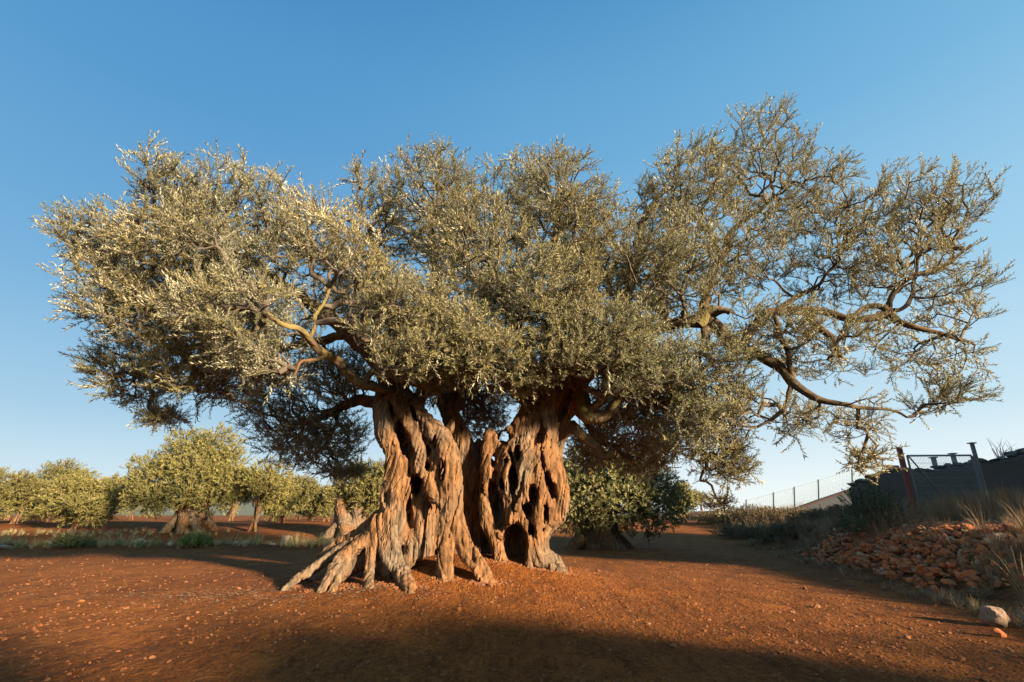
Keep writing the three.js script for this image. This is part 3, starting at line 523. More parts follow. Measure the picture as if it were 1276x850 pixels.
// ---------------------------------------------------------------- other olive trees
function oliveTree(label, group, pos, { h, w, bole = .12, lean = 0, sprigs = 2600, ancient = false, warm = 0, low = .1, big = 1, blobs }) {
  const t = thing('olive_tree', label, 'olive tree', pos, group, 0);
  const strands = [], top = V(lean * h * .35, h * .42, 0), nS = ancient ? 7 : 3;
  for (let i = 0; i < nS; i++) {
    const th = i / nS * 6.283 + rnd(), f = bole * (ancient ? 1.5 : .9);
    const foot = V(Math.cos(th) * bole * (ancient ? 2.9 : 1.6), -.1, Math.sin(th) * bole * (ancient ? 2.9 : 1.6)), mid = V(Math.cos(th + .4) * f * .8 + top.x * .45, h * .14, Math.sin(th + .4) * f * .8), up = V(Math.cos(th + .8) * f + top.x, h * .33, Math.sin(th + .8) * f);
    const end = V(Math.cos(th + .9) * w * rr(.25, .45) + top.x, h * rr(.55, .75), Math.sin(th + .9) * w * rr(.25, .45));
    strands.push([[foot, bole * .45], [mid, bole * .62], [up, bole * .5], [end, bole * .16]]);
  }
  if (ancient) strands.push([[V(0, -.1, 0), bole * 1.7], [V(top.x * .4, h * .15, 0), bole * 1.25], [V(top.x, h * .38, 0), bole * .8], [V(top.x, h * .6, 0), bole * .3]]);
  const r = woodMesh({ segs: strandsToSegments(strands), k: bole * .4, relief: barkRelief(ancient ? 1.3 : .7), cell: ancient ? .035 : .04, bottom: -.15 });
  mesh('trunk', geo(r.pos, r.idx, barkColors(r.pos, () => .0), barkUV(r.pos, [[0, 0]])), barkMat, t);
  const crown = new THREE.Group(); crown.name = 'crown'; t.add(crown);
  const B = blobs || [];
  if (!B.length) { const nb = 5 + Math.floor(rnd() * 6); for (let i = 0; i < nb; i++) { const th = i * 2.4 + rnd(), q = i ? rr(.3, .7) * w : 0; B.push([Math.cos(th) * q + lean * h * .4, h * (i ? rr(low + .2, .82) : .7), Math.sin(th) * q, w * rr(.26, .5), h * rr(.12, .24)]); } }
  const tone = rr(.8, 1.15), vol = B.map((b) => b[3] * b[3] * b[4]), tot = vol.reduce((a, b) => a + b), places = [];
  B.forEach((b, bi) => {
    const n = Math.round(sprigs * vol[bi] / tot);
    for (let i = 0; i < n; i++) {
      const d = V(gauss(), gauss(), gauss()).normalize(), q = Math.pow(rnd(), .4) * (1 + .3 * N(d.x * 2.5 + bi * 7, d.y * 2.5 + pos.x, d.z * 2.5));
      const p = V(b[0] + d.x * b[3] * q, b[1] + d.y * b[4] * q, b[2] + d.z * b[3] * q); if (p.y < h * .1) continue;
      if (fbm(p.x * 1.4 + pos.x, p.y * 1.4, p.z * 1.4 + pos.z, 2) < -.24) continue;
      d.add(V(gauss(), gauss() + .45, gauss()).multiplyScalar(.8)).normalize();
      places.push([p, d, rr(.8, 1.35) * big]);
    }
  });
  const tc = new THREE.Color();
  foliage(FAR_SPRIGS, places, crown, (p) => { const b = 1 + .4 * fbm(p.x * .9 + pos.x, p.y * .9, p.z * .9, 2) + rr(-.18, .18); return tc.setRGB(b * tone * (.52 + .2 * warm), b * tone * (.54 + .12 * warm), b * tone * (.4 - .06 * warm)); }, farLeafMat);
  return t;
}
const onGround = (u, ahead) => { const p = at(u, 640, ahead); p.y = groundY(p.x, p.z); return p; };
// behind the big tree on the track side
oliveTree('old olive with low dark crown and spreading roots beside the track beyond the big trunk', null, onGround(745, 17), { h: 3.3, w: 2.6, bole: .34, sprigs: 4600, ancient: true, blobs: [[-.6, 1.55, .3, 1.2, .75], [.2, 2.25, 0, 1.5, .8], [1.3, 1.7, .3, 1.2, .75], [.5, 1.3, .9, 1.0, .7], [1.9, 1.25, 0, .9, .65], [-1.1, 2.0, -.4, 1.0, .6], [1.2, 2.3, -.4, 1.1, .6], [-.9, 1.0, .4, .7, .5], [1.4, .85, .5, .7, .45]] });
// old olive across the field
oliveTree('old olive with dark fanned trunk and tall tufted crown across the field', null, onGround(240, 24), { h: 4.6, w: 2.7, bole: .36, sprigs: 5200, ancient: true, warm: .4, blobs: [[-1.6, 2.0, .2, 1.3, .9], [-2.2, 2.6, 0, 1.0, .7], [-.4, 2.9, 0, 1.4, 1.0], [.6, 3.6, 0, 1.1, .9], [.4, 2.4, .7, 1.2, .8], [1.1, 2.7, 0, 1.0, .9], [-.9, 3.6, 0, 1.0, .7], [-1.7, 1.3, .5, .9, .6], [.9, 1.8, .6, .8, .5], [-.9, 1.35, 1.0, .9, .5], [1.3, 1.3, .8, .8, .5], [.2, 1.6, 1.1, .9, .5]] });
oliveTree('old olive with hollow sunlit trunk seen beside the big tree\'s long root', null, onGround(437, 22), { h: 3.2, w: 1.7, bole: .34, sprigs: 2600, ancient: true, warm: .5, blobs: [[.4, 2.1, 0, 1.1, .7], [1.1, 1.6, .2, 1.0, .6], [.2, 1.5, -.3, .9, .6], [1.5, 2.2, 0, .9, .7]] });
const GR = 'young olive trees in rows across the field', GL = 'small round young olive tree standing in the rows across the field';
for (const [u, d, h, w, lean] of [[-40, 27, 2.9, 1.7, .1], [20, 28, 2.8, 1.5, .3], [58, 31, 3.4, 1.9, .25], [99, 25, 2.7, 1.5, .1], [130, 30, 2.6, 1.3, .35], [318, 24, 3.1, 1.8, .1], [352, 29, 2.7, 1.4, .2], [388, 36, 2.6, 1.4, .1], [408, 33, 2.3, 1.2, -.1], [290, 38, 3.4, 1.8, 0], [165, 42, 3.4, 1.9, 0], [10, 45, 3.5, 2, .1], [75, 47, 3.5, 2, 0], [372, 52, 3.4, 2, .1], [440, 48, 3.4, 2, 0], [475, 42, 3.5, 2, 0], [232, 55, 3.6, 2, 0], [-80, 40, 3.5, 2, 0]])
  oliveTree(GL, GR, onGround(u, d), { h: h * rr(.9, 1.1), w: w * rr(1, 1.25), lean, sprigs: d < 33 ? 2400 : 1500, warm: rr(.3, .8), bole: rr(.09, .13), low: rr(-.08, .12) });
const GB = 'olive trees beyond the end of the track', LB = 'small olive tree standing beyond the end of the track';
for (const [u, d, h, w] of [[850, 30, 2.3, 1.0], [700, 40, 3, 1.8], [660, 46, 3.2, 2], [800, 55, 3.0, 2], [840, 62, 3.0, 2], [600, 44, 3.2, 2], [560, 50, 3.3, 2], [520, 46, 3.3, 2], [875, 75, 3, 2.4]])
  oliveTree(LB, GB, onGround(u, d), { h, w, sprigs: 1300, warm: .4, bole: .12 });
// olives added out of the picture to shade the near ground and the bank
const place = (x, z) => V(x, groundY(x, z), z);
const GO = 'unseen olives added to shade the bank', LO = 'unseen olive added above the rubble heap to cast shade';
for (const [x, z, h, w] of [[14.6, -2.4, 1.7, 1.4], [13.2, -5.4, 3.3, 2.2], [13.6, -8.2, 4.4, 2.3], [16.2, -12, 3.2, 2.2], [17, -8.4, 3, 2.2]]) oliveTree(LO, GO, place(x, z), { h, w, low: .1, sprigs: 2200, big: 1.7 });
const GH = 'unseen bushy olives added in a row to shade the near ground', LH = 'unseen bushy olive added to shade the near ground';  // row added behind the camera, heights set by the foreground shadow it casts
for (const [x, z, h, w] of [[1.2, 3.6, 3.05, 1.6], [3.8, 3.4, 3.05, 1.6], [6.3, 3.3, 2.7, 1.6], [8.7, 3.4, 2.45, 1.5], [11, 3.4, 2.15, 1.4]]) oliveTree(LH, GH, place(x, z), { h, w, low: 0, sprigs: 2000, big: 1.5 });

// ---------------------------------------------------------------- stones
function stoneGeometry(s, flat) {
  const g = new THREE.IcosahedronGeometry(1, 1), p = g.attributes.position, sx = rr(.8, 1.25), sy = flat * rr(.8, 1.1), sz = rr(.75, 1.1);
  for (let i = 0; i < p.count; i++) { const v = V(p.getX(i), p.getY(i), p.getZ(i)), f = 1 + .62 * N(v.x * 1.4 + s * 9, v.y * 1.4, v.z * 1.4) + .15 * N(v.x * 4, v.y * 4 + s, v.z * 4); p.setXYZ(i, v.x * f * sx, v.y * f * sy, v.z * f * sz); }
  g.computeVertexNormals(); return g;
}
const STONES = [1, 2, 3, 4, 5, 6].map((s) => stoneGeometry(s, .7));
const stoneMats = [std(.42, .115, .034), std(.34, .125, .05), std(.33, .17, .085), std(.36, .235, .14), std(.25, .085, .035), std(.46, .16, .055)];
const onBank = (d, t) => { const x = footX(d) + t, z = -d; return V(x, groundY(x, z), z); };
{
  const base = onBank(9, 1.2), heap = thing('rubble_heap', 'long heap of rust orange field stones on the bank beside the track', 'stone heap', base);
  const spots = [];
  for (let i = 0; i < 3400; i++) { const d = rr(6.2, 13.2), t = .2 + 2.1 * Math.pow(rnd(), .8), edge = Math.min(1, (d - 6.1) / 2) * Math.min(1, (13.4 - d) / 1.2); if (rnd() > edge || fbm(d * .9, t, 3, 2) < -.3) continue; spots.push([d, t, rr(.018, .05) * (rnd() < .08 ? 1.9 : 1)]); }
  spots.sort((a, b) => b[2] / b[0] - a[2] / a[0]);
  const rest = [];
  spots.forEach(([d, t, s], i) => {
    const p = onBank(d, t).sub(base); p.y += s * rr(.1, .8) + .1 * Math.sin(Math.min(1, t / 1.8) * Math.PI) * rnd();
    if (i < 300) { const m = mesh('stone', STONES[i % 6], stoneMats[rnd() < .62 ? [0, 0, 5, 4, 1][i % 5] : i % 6], heap); m.position.copy(p); m.scale.setScalar(s); m.rotation.set(rr(-.6, .6), rnd() * 6, rr(-.6, .6)); } else rest.push([p, s]);
  });
  const im = new THREE.InstancedMesh(STONES[2], std(1, 1, 1), rest.length); im.name = 'small_stones'; im.userData.kind = 'stuff'; const c = new THREE.Color();
  rest.forEach(([p, s], i) => { im.setMatrixAt(i, _m.compose(p, _q.setFromEuler(new THREE.Euler(rnd(), rnd() * 6, rnd())), V(s, s, s))); const m = stoneMats[rnd() < .65 ? [0, 5, 4][i % 3] : i % 6].color; im.setColorAt(i, c.copy(m).multiplyScalar(rr(.8, 1.15))); });
  im.castShadow = im.receiveShadow = true; heap.add(im);
}
function looseStone(label, u, d, size, mat, flat = .8, group) {
  const p = onGround(u, d), m = mesh('stone', stoneGeometry(rnd() * 40, flat), mat); m.position.copy(p); m.position.y += size * flat * .45; m.scale.setScalar(size); m.rotation.y = rnd() * 6; return tag(m, label, 'stone', group);
}
{ const p = onBank(5.15, -.3), g = new THREE.IcosahedronGeometry(1, 4), a = g.attributes.position; for (let i = 0; i < a.count; i++) { const v = V(a.getX(i), a.getY(i), a.getZ(i)), f = 1 + .34 * N(v.x * 1.5, v.y * 1.5 + 3, v.z * 1.5) + .03 * N(v.x * 6, v.y * 6, v.z * 6); a.setXYZ(i, v.x * f, v.y * f * .95, v.z * f); } g.computeVertexNormals();
  const m = mesh('boulder', g, std(.22, .135, .085)); m.position.copy(p); m.position.y += .07; m.scale.setScalar(.098); tag(m, 'round pale boulder lying at the foot of the grassy bank', 'boulder'); }
looseStone('red stone lying on the track edge just below the round boulder', 1203, 4.75, .045, stoneMats[0]);
const GS = 'pale stones along the grassy strip', LS = 'pale sunlit stone lying on the grassy strip at the field edge';
for (const [u, d, s] of [[180, 17.2, .15], [220, 17.0, .09], [313, 17.3, .1], [345, 17.1, .07], [415, 17.2, .16], [135, 17.4, .08], [70, 17.5, .1], [300, 17.6, .08]]) looseStone(LS, u, d, s, std(.50, .36, .22), .75, GS);
looseStone('broad flat stone half buried in bare soil beyond the weed clump', 14, 16.2, .26, std(.25, .16, .10), .4);
{ // pebbles and clods: nobody could count them
  const list = [];
  for (let i = 0; i < 30000; i++) { const d = 2.2 + Math.pow(rnd(), 1.6) * 16, x = rr(-1.1, 1.1) * (d + 1); if (x > footX(d) + 1.2) continue; if (fbm(x * .8, 3, d * .8, 2) < rr(-.3, .4)) continue; const s = .003 + .011 * Math.pow(rnd(), 3) + (rnd() < .006 ? .016 : 0); list.push([x, -d, s]); }
  for (const [u, v, d] of [[510, 745, 7.0], [500, 720, 7.1], [461, 728, 7.18], [398, 732, 7.1], [413, 729, 7.1], [368, 722, 7.44], [380, 712, 7.75], [440, 722, 7.3], [555, 716, 7.25], [612, 722, 7.1], [600, 715, 7.12], [626, 694, 7.85], [668, 698, 7.82], [702, 708, 7.8], [690, 702, 7.95]]) { const p = at(u, v, d); for (let i = 0; i < 130; i++) list.push([p.x + gauss() * .17, p.z + .02 + gauss() * .09, .006 + .016 * rnd() * rnd()]); }
  const im = new THREE.InstancedMesh(STONES[0], std(1, 1, 1), list.length); im.name = 'pebbles'; const c = new THREE.Color();
  list.forEach(([x, z, s], i) => { im.setMatrixAt(i, _m.compose(V(x, groundY(x, z) + s * .25, z), _q.setFromEuler(new THREE.Euler(rnd() * .7, rnd() * 6, rnd() * .7)), V(s * rr(.8, 1.6), s, s))); const k = rr(.75, 1.15); rnd() < .18 ? im.setColorAt(i, c.setRGB(.20 * k, .08 * k, .028 * k)) : im.setColorAt(i, c.setRGB(.185 * k, .062 * k, .016 * k)); });
  im.userData = { kind: 'stuff', label: 'small red pebbles and clods strewn over the soil', category: 'pebbles' }; im.castShadow = im.receiveShadow = true; scene.add(im);
  const lit = []; for (let i = 0; i < 3200; i++) { const a = rnd() * 6.283, q = Math.abs(gauss()) * (rnd() < .5 ? 1.6 : 5) + .4, p = at(430, 725, 7.1); lit.push([p.x - .5 + Math.cos(a) * q * 1.5, p.z + .1 + Math.sin(a) * q * .35, rr(.012, .035)]); }
  const lg = geo([0, 0, -.9, .22, .06, 0, -.22, .02, 0, 0, .05, .9], [0, 2, 1, 1, 2, 3]), li = new THREE.InstancedMesh(lg, std(.17, .10, .055), lit.length); li.name = 'leaf_litter';
  lit.forEach(([x, z, s], i) => li.setMatrixAt(i, _m.compose(V(x, groundY(x, z) + .008, z), _q.setFromEuler(new THREE.Euler(rr(-.3, .3), rnd() * 6, rr(-.4, .4))), V(s, s, s)))); li.userData = { kind: 'stuff', label: 'dry fallen leaves strewn round the long root', category: 'leaf litter' }; scene.add(li);
}

// ---------------------------------------------------------------- grass and scrub
function tuftGeometry(blades, h, spread, wide) {
  const pos = [], idx = [], col = [];
  for (let i = 0; i < blades; i++) {
    const th = rnd() * 6.283, o = V(Math.cos(th), 0, Math.sin(th)), L = h * rr(.5, 1.15), r0 = rnd() * spread * .35, lean = rr(.1, 1) * spread, side = V(-o.z, 0, o.x).multiplyScalar(wide * rr(.6, 1.2)), b = pos.length / 3, c = rr(.7, 1.25);
    for (let k = 0; k < 4; k++) { const t = k / 3, p = V(o.x * (r0 + lean * t * t), L * (t - .22 * t * t * lean / spread), o.z * (r0 + lean * t * t)), w = k < 3 ? 1 - t * .6 : .15; pos.push(p.x + side.x * w, p.y, p.z + side.z * w, p.x - side.x * w, p.y, p.z - side.z * w); col.push(c, c, c, c, c, c); if (k) { const q = b + k * 2; idx.push(q - 2, q - 1, q, q - 1, q + 1, q); } }
  }
  return geo(pos, idx, col);
}
const TUFTS = [tuftGeometry(34, .3, .16, .0028), tuftGeometry(26, .55, .26, .003), tuftGeometry(40, .14, .14, .003)];
const grassMat = new THREE.MeshPhysicalMaterial({ vertexColors: true, roughness: .9, transmission: .2, thickness: 0, side: THREE.DoubleSide });
function grass(name, label, list) { // [position, variant, scale, colour]
  const g = new THREE.Group(); g.name = name; g.userData = { kind: 'stuff', label, category: 'grass' };
  TUFTS.forEach((tg, v) => { const mine = list.filter((q) => q[1] === v); if (!mine.length) return; const im = new THREE.InstancedMesh(tg, grassMat, mine.length); im.name = 'tufts'; im.userData.kind = 'stuff'; im.castShadow = im.receiveShadow = true;
    mine.forEach(([p, , s, c], i) => { im.setMatrixAt(i, _m.compose(p, _q.setFromEuler(new THREE.Euler(rr(-.2, .2), rnd() * 6.283, rr(-.2, .2))), V(s, s * rr(.8, 1.2), s))); im.setColorAt(i, c); }); g.add(im); });
  scene.add(g);
}
const dry = () => { const k = rr(.7, 1.2), q = rnd(); return q < .55 ? new THREE.Color().setRGB(.32 * k, .20 * k, .095 * k) : q < .95 ? new THREE.Color().setRGB(.22 * k, .125 * k, .06 * k) : new THREE.Color().setRGB(.14 * k, .15 * k, .06 * k); };
{
  const list = [];
  for (let i = 0; i < 5200; i++) {
    const d = 3.2 + Math.pow(rnd(), 1.35) * 32, t = -.15 + Math.pow(rnd(), 1.1) * (2 + d * .25), n = fbm(d * .5, t * .7, 8, 2);
    const inHeap = d > 7.2 && d < 13 && t > .3 && t < 2.2; if (inHeap && rnd() < (d < 8 ? .62 : .86)) continue; if (t < .35 && rnd() < .55) continue; if (n < rr(-.5, .1)) continue;
    const v = t < .5 ? 2 : rnd() < (d < 9 ? .1 : .4) ? 1 : 0; list.push([onBank(d, t), v, rr(.55, 1.05) * (d > 14 ? .8 : 1), dry()]);
  }
  for (let i = 0; i < 420; i++) { const p = at(rr(1075, 1276), 630, rr(10.2, 11.9)); p.y = groundY(p.x, p.z); list.push([p, rnd() < .5 ? 1 : 0, rr(.6, 1.05), new THREE.Color().setRGB(.34, .19, .085).multiplyScalar(rr(.7, 1.2))]); }
  grass('bank_grass', 'dry brown grass covering the bank beside the track', list);
  const strip = [];
  for (let i = 0; i < 900; i++) { const x = rr(-17, -4.3), z = -17.2 + gauss() * .55 + .5 * N(x * .25, 1, 2); if (fbm(x * .7, 5, z * .7, 3) < rr(-.25, .3) - (x > -7 ? .25 : 0)) continue; strip.push([V(x, groundY(x, z) - .01, z), rnd() < .75 ? 2 : 0, rr(.7, 1.4), rnd() < .8 ? new THREE.Color().setRGB(.50, .36, .15).multiplyScalar(rr(.7, 1.1)) : new THREE.Color().setRGB(.22, .24, .07)]); }
  for (let i = 0; i < 420; i++) { const x = rr(-30, -12), z = -22.5 + gauss() * 1.1 + 1.2 * N(x * .2, 4, 4); if (fbm(x * .5, 8, z * .5, 2) < rr(-.2, .3)) continue; strip.push([V(x, groundY(x, z), z), 2, rr(.8, 1.6), new THREE.Color().setRGB(.42, .33, .14).multiplyScalar(rr(.7, 1.1))]); }
  grass('strip_grass', 'straw coloured grass along the strip at the field edge', strip);
}
function bush(name, label, p, w, h, n, tint, group, cat = 'shrub') {
  const t = thing(name, label, cat, p, group), o = { pos: [], idx: [] };
  const pl = [];
  for (let i = 0; i < 9; i++) { const th = rnd() * 6.283, e = V(Math.cos(th) * w * rr(.3, .8), h * rr(.6, 1), Math.sin(th) * w * rr(.3, .8)); tube([[V(0, -.05, 0), .012], [e.clone().multiplyScalar(.5).add(V(gauss() * .05, .05, gauss() * .05)), .008], [e, .004]], 4, 0, o); }
  mesh('stems', geo(o.pos, o.idx), std(.14, .1, .07), t);
  for (let i = 0; i < n; i++) { const d = V(gauss(), Math.abs(gauss()), gauss()).normalize(), q = Math.pow(rnd(), .45) * (1 + .35 * N(d.x * 3 + p.x, d.y * 3, d.z * 3)); pl.push([V(d.x * w * q, .03 + d.y * h * q * .9, d.z * w * q), d.clone().add(V(gauss() * .6, .4, gauss() * .6)).normalize(), rr(.5, .9)]); }
  const crown = new THREE.Group(); crown.name = 'crown'; t.add(crown); const tc = new THREE.Color();
  foliage([FAR_SPRIGS[0]], pl, crown, () => tc.setRGB(tint[0], tint[1], tint[2]).multiplyScalar(rr(.7, 1.2)), farLeafMat); return t;
}
{ const p = at(1088, 640, 11); p.y = groundY(p.x, p.z); bush('shrub', 'dark green shrub on the bank in front of the red gate post', p, .62, .95, 420, [.3, .42, .33]); }
const GD = 'dark scrub along the far bank', LD = 'low dark scrub bush on the bank below the wire fence';
for (const [u, d, w, h] of [[1010, 20, .8, .7], [985, 22, .9, .8], [1040, 18, .8, .6], [960, 24, 1.0, .8], [935, 26, 1.1, .9], [905, 27, 1.2, 1.0], [885, 29, 1.1, .8], [1060, 16.5, .7, .6], [920, 21, .9, .6], [950, 18, .8, .5], [985, 16, .7, .5]]) { const p = at(u, 640, d); p.y = groundY(p.x, p.z); bush('shrub', LD, p, w, h * .55, 420, [.42, .32, .24], GD); }
{ const p = onGround(100, 16.6); bush('shrub', 'low green weed clump with reddish stems on the bare field edge', p, .42, .2, 200, [.5, .6, .35]); const p2 = onGround(252, 17); bush('shrub', 'bright green broom tuft among straw on the grassy strip', p2, .45, .26, 220, [.75, .9, .4]); }
{ // dry sticks
  const G = 'dry sticks standing in the grassy strip', L = 'short dry stick poking up from the grassy strip';
  for (const [u, d, len, tilt] of [[165, 17.1, .5, .5], [182, 17.2, .45, .55], [296, 17, .45, .4], [320, 17.2, .5, .35], [160, 17.3, .35, -.3]]) { const o = { pos: [], idx: [] }, p = onGround(u, d); tube([[V(0, -.05, 0), .022], [V(Math.sin(tilt) * len * .55, len * .5, .02), .018], [V(Math.sin(tilt) * len, len, 0), .012]], 6, .2, o); const m = mesh('stick', geo(o.pos, o.idx), std(.34, .24, .15)); m.position.copy(p); tag(m, L, 'stick', G); }
  // sawn log end
  const p = onGround(362, 17.1), o = { pos: [], idx: [] }; tube([[V(0, -.05, 0), .17], [V(.01, .08, 0), .165], [V(.03, .2, .02), .15], [V(.05, .27, .02), .1], [V(.05, .29, .02), .02]], 12, .3, o);
  const m = mesh('log_stump', geo(o.pos, o.idx), std(.46, .30, .16)); m.position.copy(p); tag(m, 'short pale tree stump standing in the straw strip by the long root', 'stump');
}

// ---------------------------------------------------------------- walls, gate and fences on the terrace
const box = (sx, sy, sz, x, y, z) => { const g = new THREE.BoxGeometry(sx, sy, sz); g.translate(x, y, z); return g; };
const bar = (a, b, r, sides = 6) => { const o = { pos: [], idx: [] }; tube([[a, r], [b, r]], sides, 0, o); return geo(o.pos, o.idx); };
const galv = std(.17, .17, .175, .6, { metalness: .3 }), greyPaint = std(.22, .23, .24, .6), redPaint = std(.17, .035, .025, .6), wireMat = std(.20, .23, .22, .6, { metalness: .4 });
{ // gate leaf between its posts
  const A = at(1140, 640, 12), B = at(1236, 640, 12); A.y = groundY(A.x, A.z) - .1; B.y = groundY(B.x, B.z) - .1;
  const topA = at(1122, 558, 12), topB = at(1206, 570, 12);
  const post = thing('gate_post', 'dark red square steel gate post on the bank', 'post', A);
  const hA = topA.y - A.y; mesh('post', box(.085, hA, .085, 0, hA / 2, 0), redPaint, post); mesh('cap', box(.095, .012, .095, 0, hA + .008, 0), redPaint, post);
  const gate = thing('wire_gate', 'grey tubular gate leaf with vertical wires and diagonal brace beside red post', 'gate', A);
  const w = B.x - A.x - .2, hg = at(1170, 568, 12).y - A.y;
  mesh('stile', bar(V(.14, .15, 0), V(.14, hg, 0), .022), galv, gate); mesh('stile', bar(V(w + .1, .15, 0), V(w + .1, hg + .02, 0), .022), galv, gate);
  mesh('top_rail', bar(V(.14, hg, 0), V(w + .1, hg + .01, 0), .022), greyPaint, gate); mesh('bottom_rail', bar(V(.14, .17, 0), V(w + .1, .17, 0), .02), greyPaint, gate);
  mesh('brace', bar(V(.16, hg - .03, .03), V(w * .62, .22, .03), .018), galv, gate);
  const ws = []; for (let i = 1; i < 44; i++) { const x = .14 + (w - .04) * i / 44; ws.push(bar(V(x, .17, -.01), V(x, hg, -.01), .003, 4)); } for (let i = 1; i < 8; i++) ws.push(bar(V(.14, .17 + (hg - .17) * i / 8, -.012), V(w + .1, .17 + (hg - .17) * i / 8, -.012), .003, 4));
  const wm = mesh('wires', mergeGeometries(ws), wireMat, gate); wm.userData.kind = 'stuff';
  const p2 = thing('gate_post', 'pair of pale galvanised gate posts with cap at the gate\'s latch side', 'post', B), hB = at(1224, 553, 12).y - B.y;
  mesh('post', box(.06, hB, .06, 0, hB / 2, 0), galv, p2); mesh('post', box(.045, hB - .28, .045, -.1, (hB - .28) / 2, .02), galv, p2); mesh('cap', box(.13, .025, .12, 0, hB + .014, 0), greyPaint, p2);
}
{ // dark stone wall behind the gate, top course of separate stones
  const P0 = at(1066, 640, 14.5), P1 = at(1330, 640, 12.6); P0.y = 0; P1.y = 0;
  const w = thing('terrace_wall', 'dark rough stone terrace wall rising behind the wire gate', 'wall', V(P0.x, 0, P0.z)), L = P1.clone().sub(P0), len = L.length(); w.rotation.y = Math.atan2(-L.z, L.x);
  const profile = [[0, 604], [.22, 583], [.45, 584], [.53, 578], [.62, 575], [.75, 571], [1, 556]];
  const topY = (f) => { let i = 0; while (i < profile.length - 2 && profile[i + 1][0] < f) i++; const q = (f - profile[i][0]) / (profile[i + 1][0] - profile[i][0]), v = profile[i][1] + (profile[i + 1][1] - profile[i][1]) * q; return at(1066 + 264 * f, v, 14.5 - 1.9 * f).y; };
  const wallMats = [std(.1, .085, .076), std(.13, .11, .095), std(.085, .074, .066), std(.15, .125, .1)];
  const pos = [], idx = [], nX = 70, nY = 22;
  for (let i = 0; i <= nX; i++) for (let j = 0; j <= nY; j++) { const f = i / nX, y0 = .3, y = y0 + (topY(f) - .07 - y0) * j / nY; pos.push(f * len, y, .03 * N(f * 60, y * 6, 1) + .02 * N(f * 140, y * 13, 4)); }
  for (let i = 0; i < nX; i++) for (let j = 0; j < nY; j++) { const a = i * (nY + 1) + j; idx.push(a, a + nY + 1, a + 1, a + 1, a + nY + 1, a + nY + 2); }
  const back = []; for (let i = 0; i <= nX; i++) { back.push(pos.length / 3); pos.push(i / nX * len, topY(i / nX) - .09, -.4); } for (let i = 0; i < nX; i++) { const a = i * (nY + 1) + nY; idx.push(a, a + nY + 1, back[i], back[i], a + nY + 1, back[i + 1]); }
  const bot = []; for (let i = 0; i <= nX; i++) { bot.push(pos.length / 3); pos.push(i / nX * len, .3, -.4); } for (let i = 0; i < nX; i++) idx.push(back[i], back[i + 1], bot[i], bot[i], back[i + 1], bot[i + 1]);
  mesh('wall', geo(pos, idx), wallMats[0], w);
  for (let x = 0, i = 0; x < len - .1; i++) { const s = rr(.06, .2); const m = mesh('stone', STONES[i % 6], wallMats[i % 4], w); m.position.set(x + s, topY((x + s) / len) - .06 + rr(-.02, .04), -.15); m.scale.set(s * 1.1, s * rr(.6, 1), .2); m.rotation.z = rr(-.25, .25); x += s * 1.8; }
  const F = 'capped posts above the dark wall', FL = 'square pale metal post with flat cap above the dark terrace wall';
  for (const [u, v] of [[1163, 571], [1187, 566]]) { const p = at(u, v, 15.2), y = p.y, t = thing('capped_post', FL, 'post', V(p.x, groundY(p.x, p.z), p.z), F), h = y - t.position.y; mesh('post', box(.09, h, .09, 0, h / 2, 0), std(.26, .26, .26, .6), t); mesh('cap', box(.16, .03, .16, 0, h + .016, 0), greyPaint, t); }
  // bare shrub on the wall
  const p = at(1252, 572, 13.6), o = { pos: [], idx: [] }; for (let i = 0; i < 26; i++) { const th = rr(-.9, .9), l = rr(.25, .6), a = V(rr(-.15, .15), -.3, 0), b = V(a.x + Math.sin(th) * l * .5, l * .5, gauss() * .1); tube([[a, .008], [b, .005], [V(a.x + Math.sin(th) * l, l * rr(.8, 1), gauss() * .2), .002]], 3, 0, o); }
  const m = mesh('bare_shrub', geo(o.pos, o.idx), std(.14, .12, .11)); m.position.copy(p); tag(m, 'small leafless shrub growing above the dark wall', 'shrub');
}
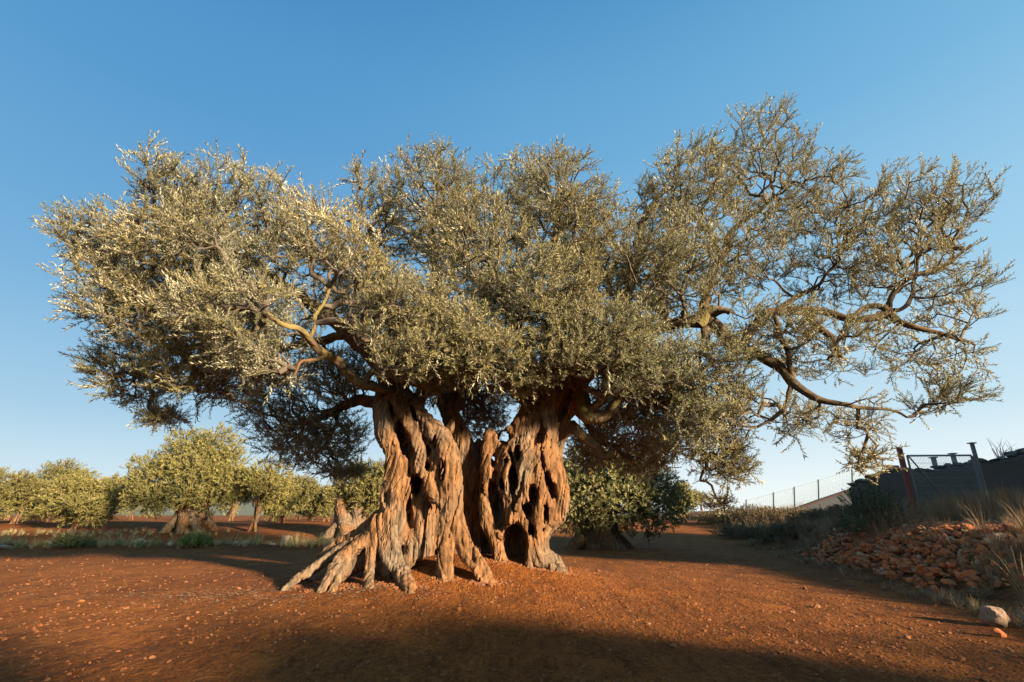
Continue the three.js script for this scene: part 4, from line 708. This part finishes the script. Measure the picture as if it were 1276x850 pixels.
{ // rendered wall with wire fence on the slope
  const S = [[930, 652, 26], [964, 646, 25.6], [990, 636, 25.3], [1020, 625, 25], [1062, 611, 24.6], [1100, 600, 24.4]].map(([u, v, d]) => at(u, v, d));
  const wall = thing('rendered_wall', 'pale rendered low wall with reddish coping under the wire fence', 'wall', S[0].clone()), o0 = S[0];
  const wm = std(.055, .058, .062), cop = std(.06, .03, .026);
  for (let i = 0; i + 1 < S.length; i++) {
    const a = S[i].clone().sub(o0), b = S[i + 1].clone().sub(o0), y0 = -2, pos = [], idx = [];
    for (const [p, z] of [[a, .1], [b, .1], [a, -.1], [b, -.1]]) pos.push(p.x, p.y, p.z + z, p.x, y0, p.z + z);
    idx.push(1, 3, 0, 0, 3, 2, 4, 6, 5, 5, 6, 7, 0, 2, 4, 4, 2, 6); mesh('wall_panel', geo(pos, idx).toNonIndexed(), wm, wall).geometry.computeVertexNormals();
    const cg = []; for (const [p, z] of [[a, .15], [b, .15], [a, -.15], [b, -.15]]) cg.push(p.x, p.y + .085, p.z + z, p.x, p.y + .003, p.z + z);
    mesh('coping', geo(cg, [...idx, 1, 5, 3, 3, 5, 7]).toNonIndexed(), cop, wall).geometry.computeVertexNormals();
  }
  const fence = thing('wire_fence', 'pale green wire mesh fence with dark posts on the sloping low wall', 'fence', o0.clone());
  const tops = [[930, 624, 26], [964, 615, 25.6], [990, 608, 25.3], [1020, 599, 25], [1062, 586, 24.6], [1100, 575, 24.4]].map(([u, v, d]) => at(u, v, d)), dark = std(.02, .032, .032, .7);
  const wires = [];
  S.forEach((p, i) => { mesh('post', bar(p.clone().sub(o0).add(V(0, -.1, 0)), tops[i].clone().sub(o0).add(V(0, .05, 0)), .032, 6), dark, fence); });
  for (let i = 0; i + 1 < S.length; i++) {
    const a = S[i].clone().sub(o0), b = S[i + 1].clone().sub(o0), ta = tops[i].clone().sub(o0), tb = tops[i + 1].clone().sub(o0), n = Math.round(a.distanceTo(b) / .08);
    for (let k = 0; k < n; k++) { const f = k / n; wires.push(bar(a.clone().lerp(b, f), ta.clone().lerp(tb, f), .006, 3)); }
    for (let k = 0; k <= 14; k++) { const f = k / 14; wires.push(bar(a.clone().lerp(ta, f), b.clone().lerp(tb, f), k === 14 ? .012 : .006, 3)); }
  }
  const wm2 = mesh('wire_mesh', mergeGeometries(wires), std(.4, .48, .47, .7), fence); wm2.userData.kind = 'stuff';
}
renderer.render(scene, camera);
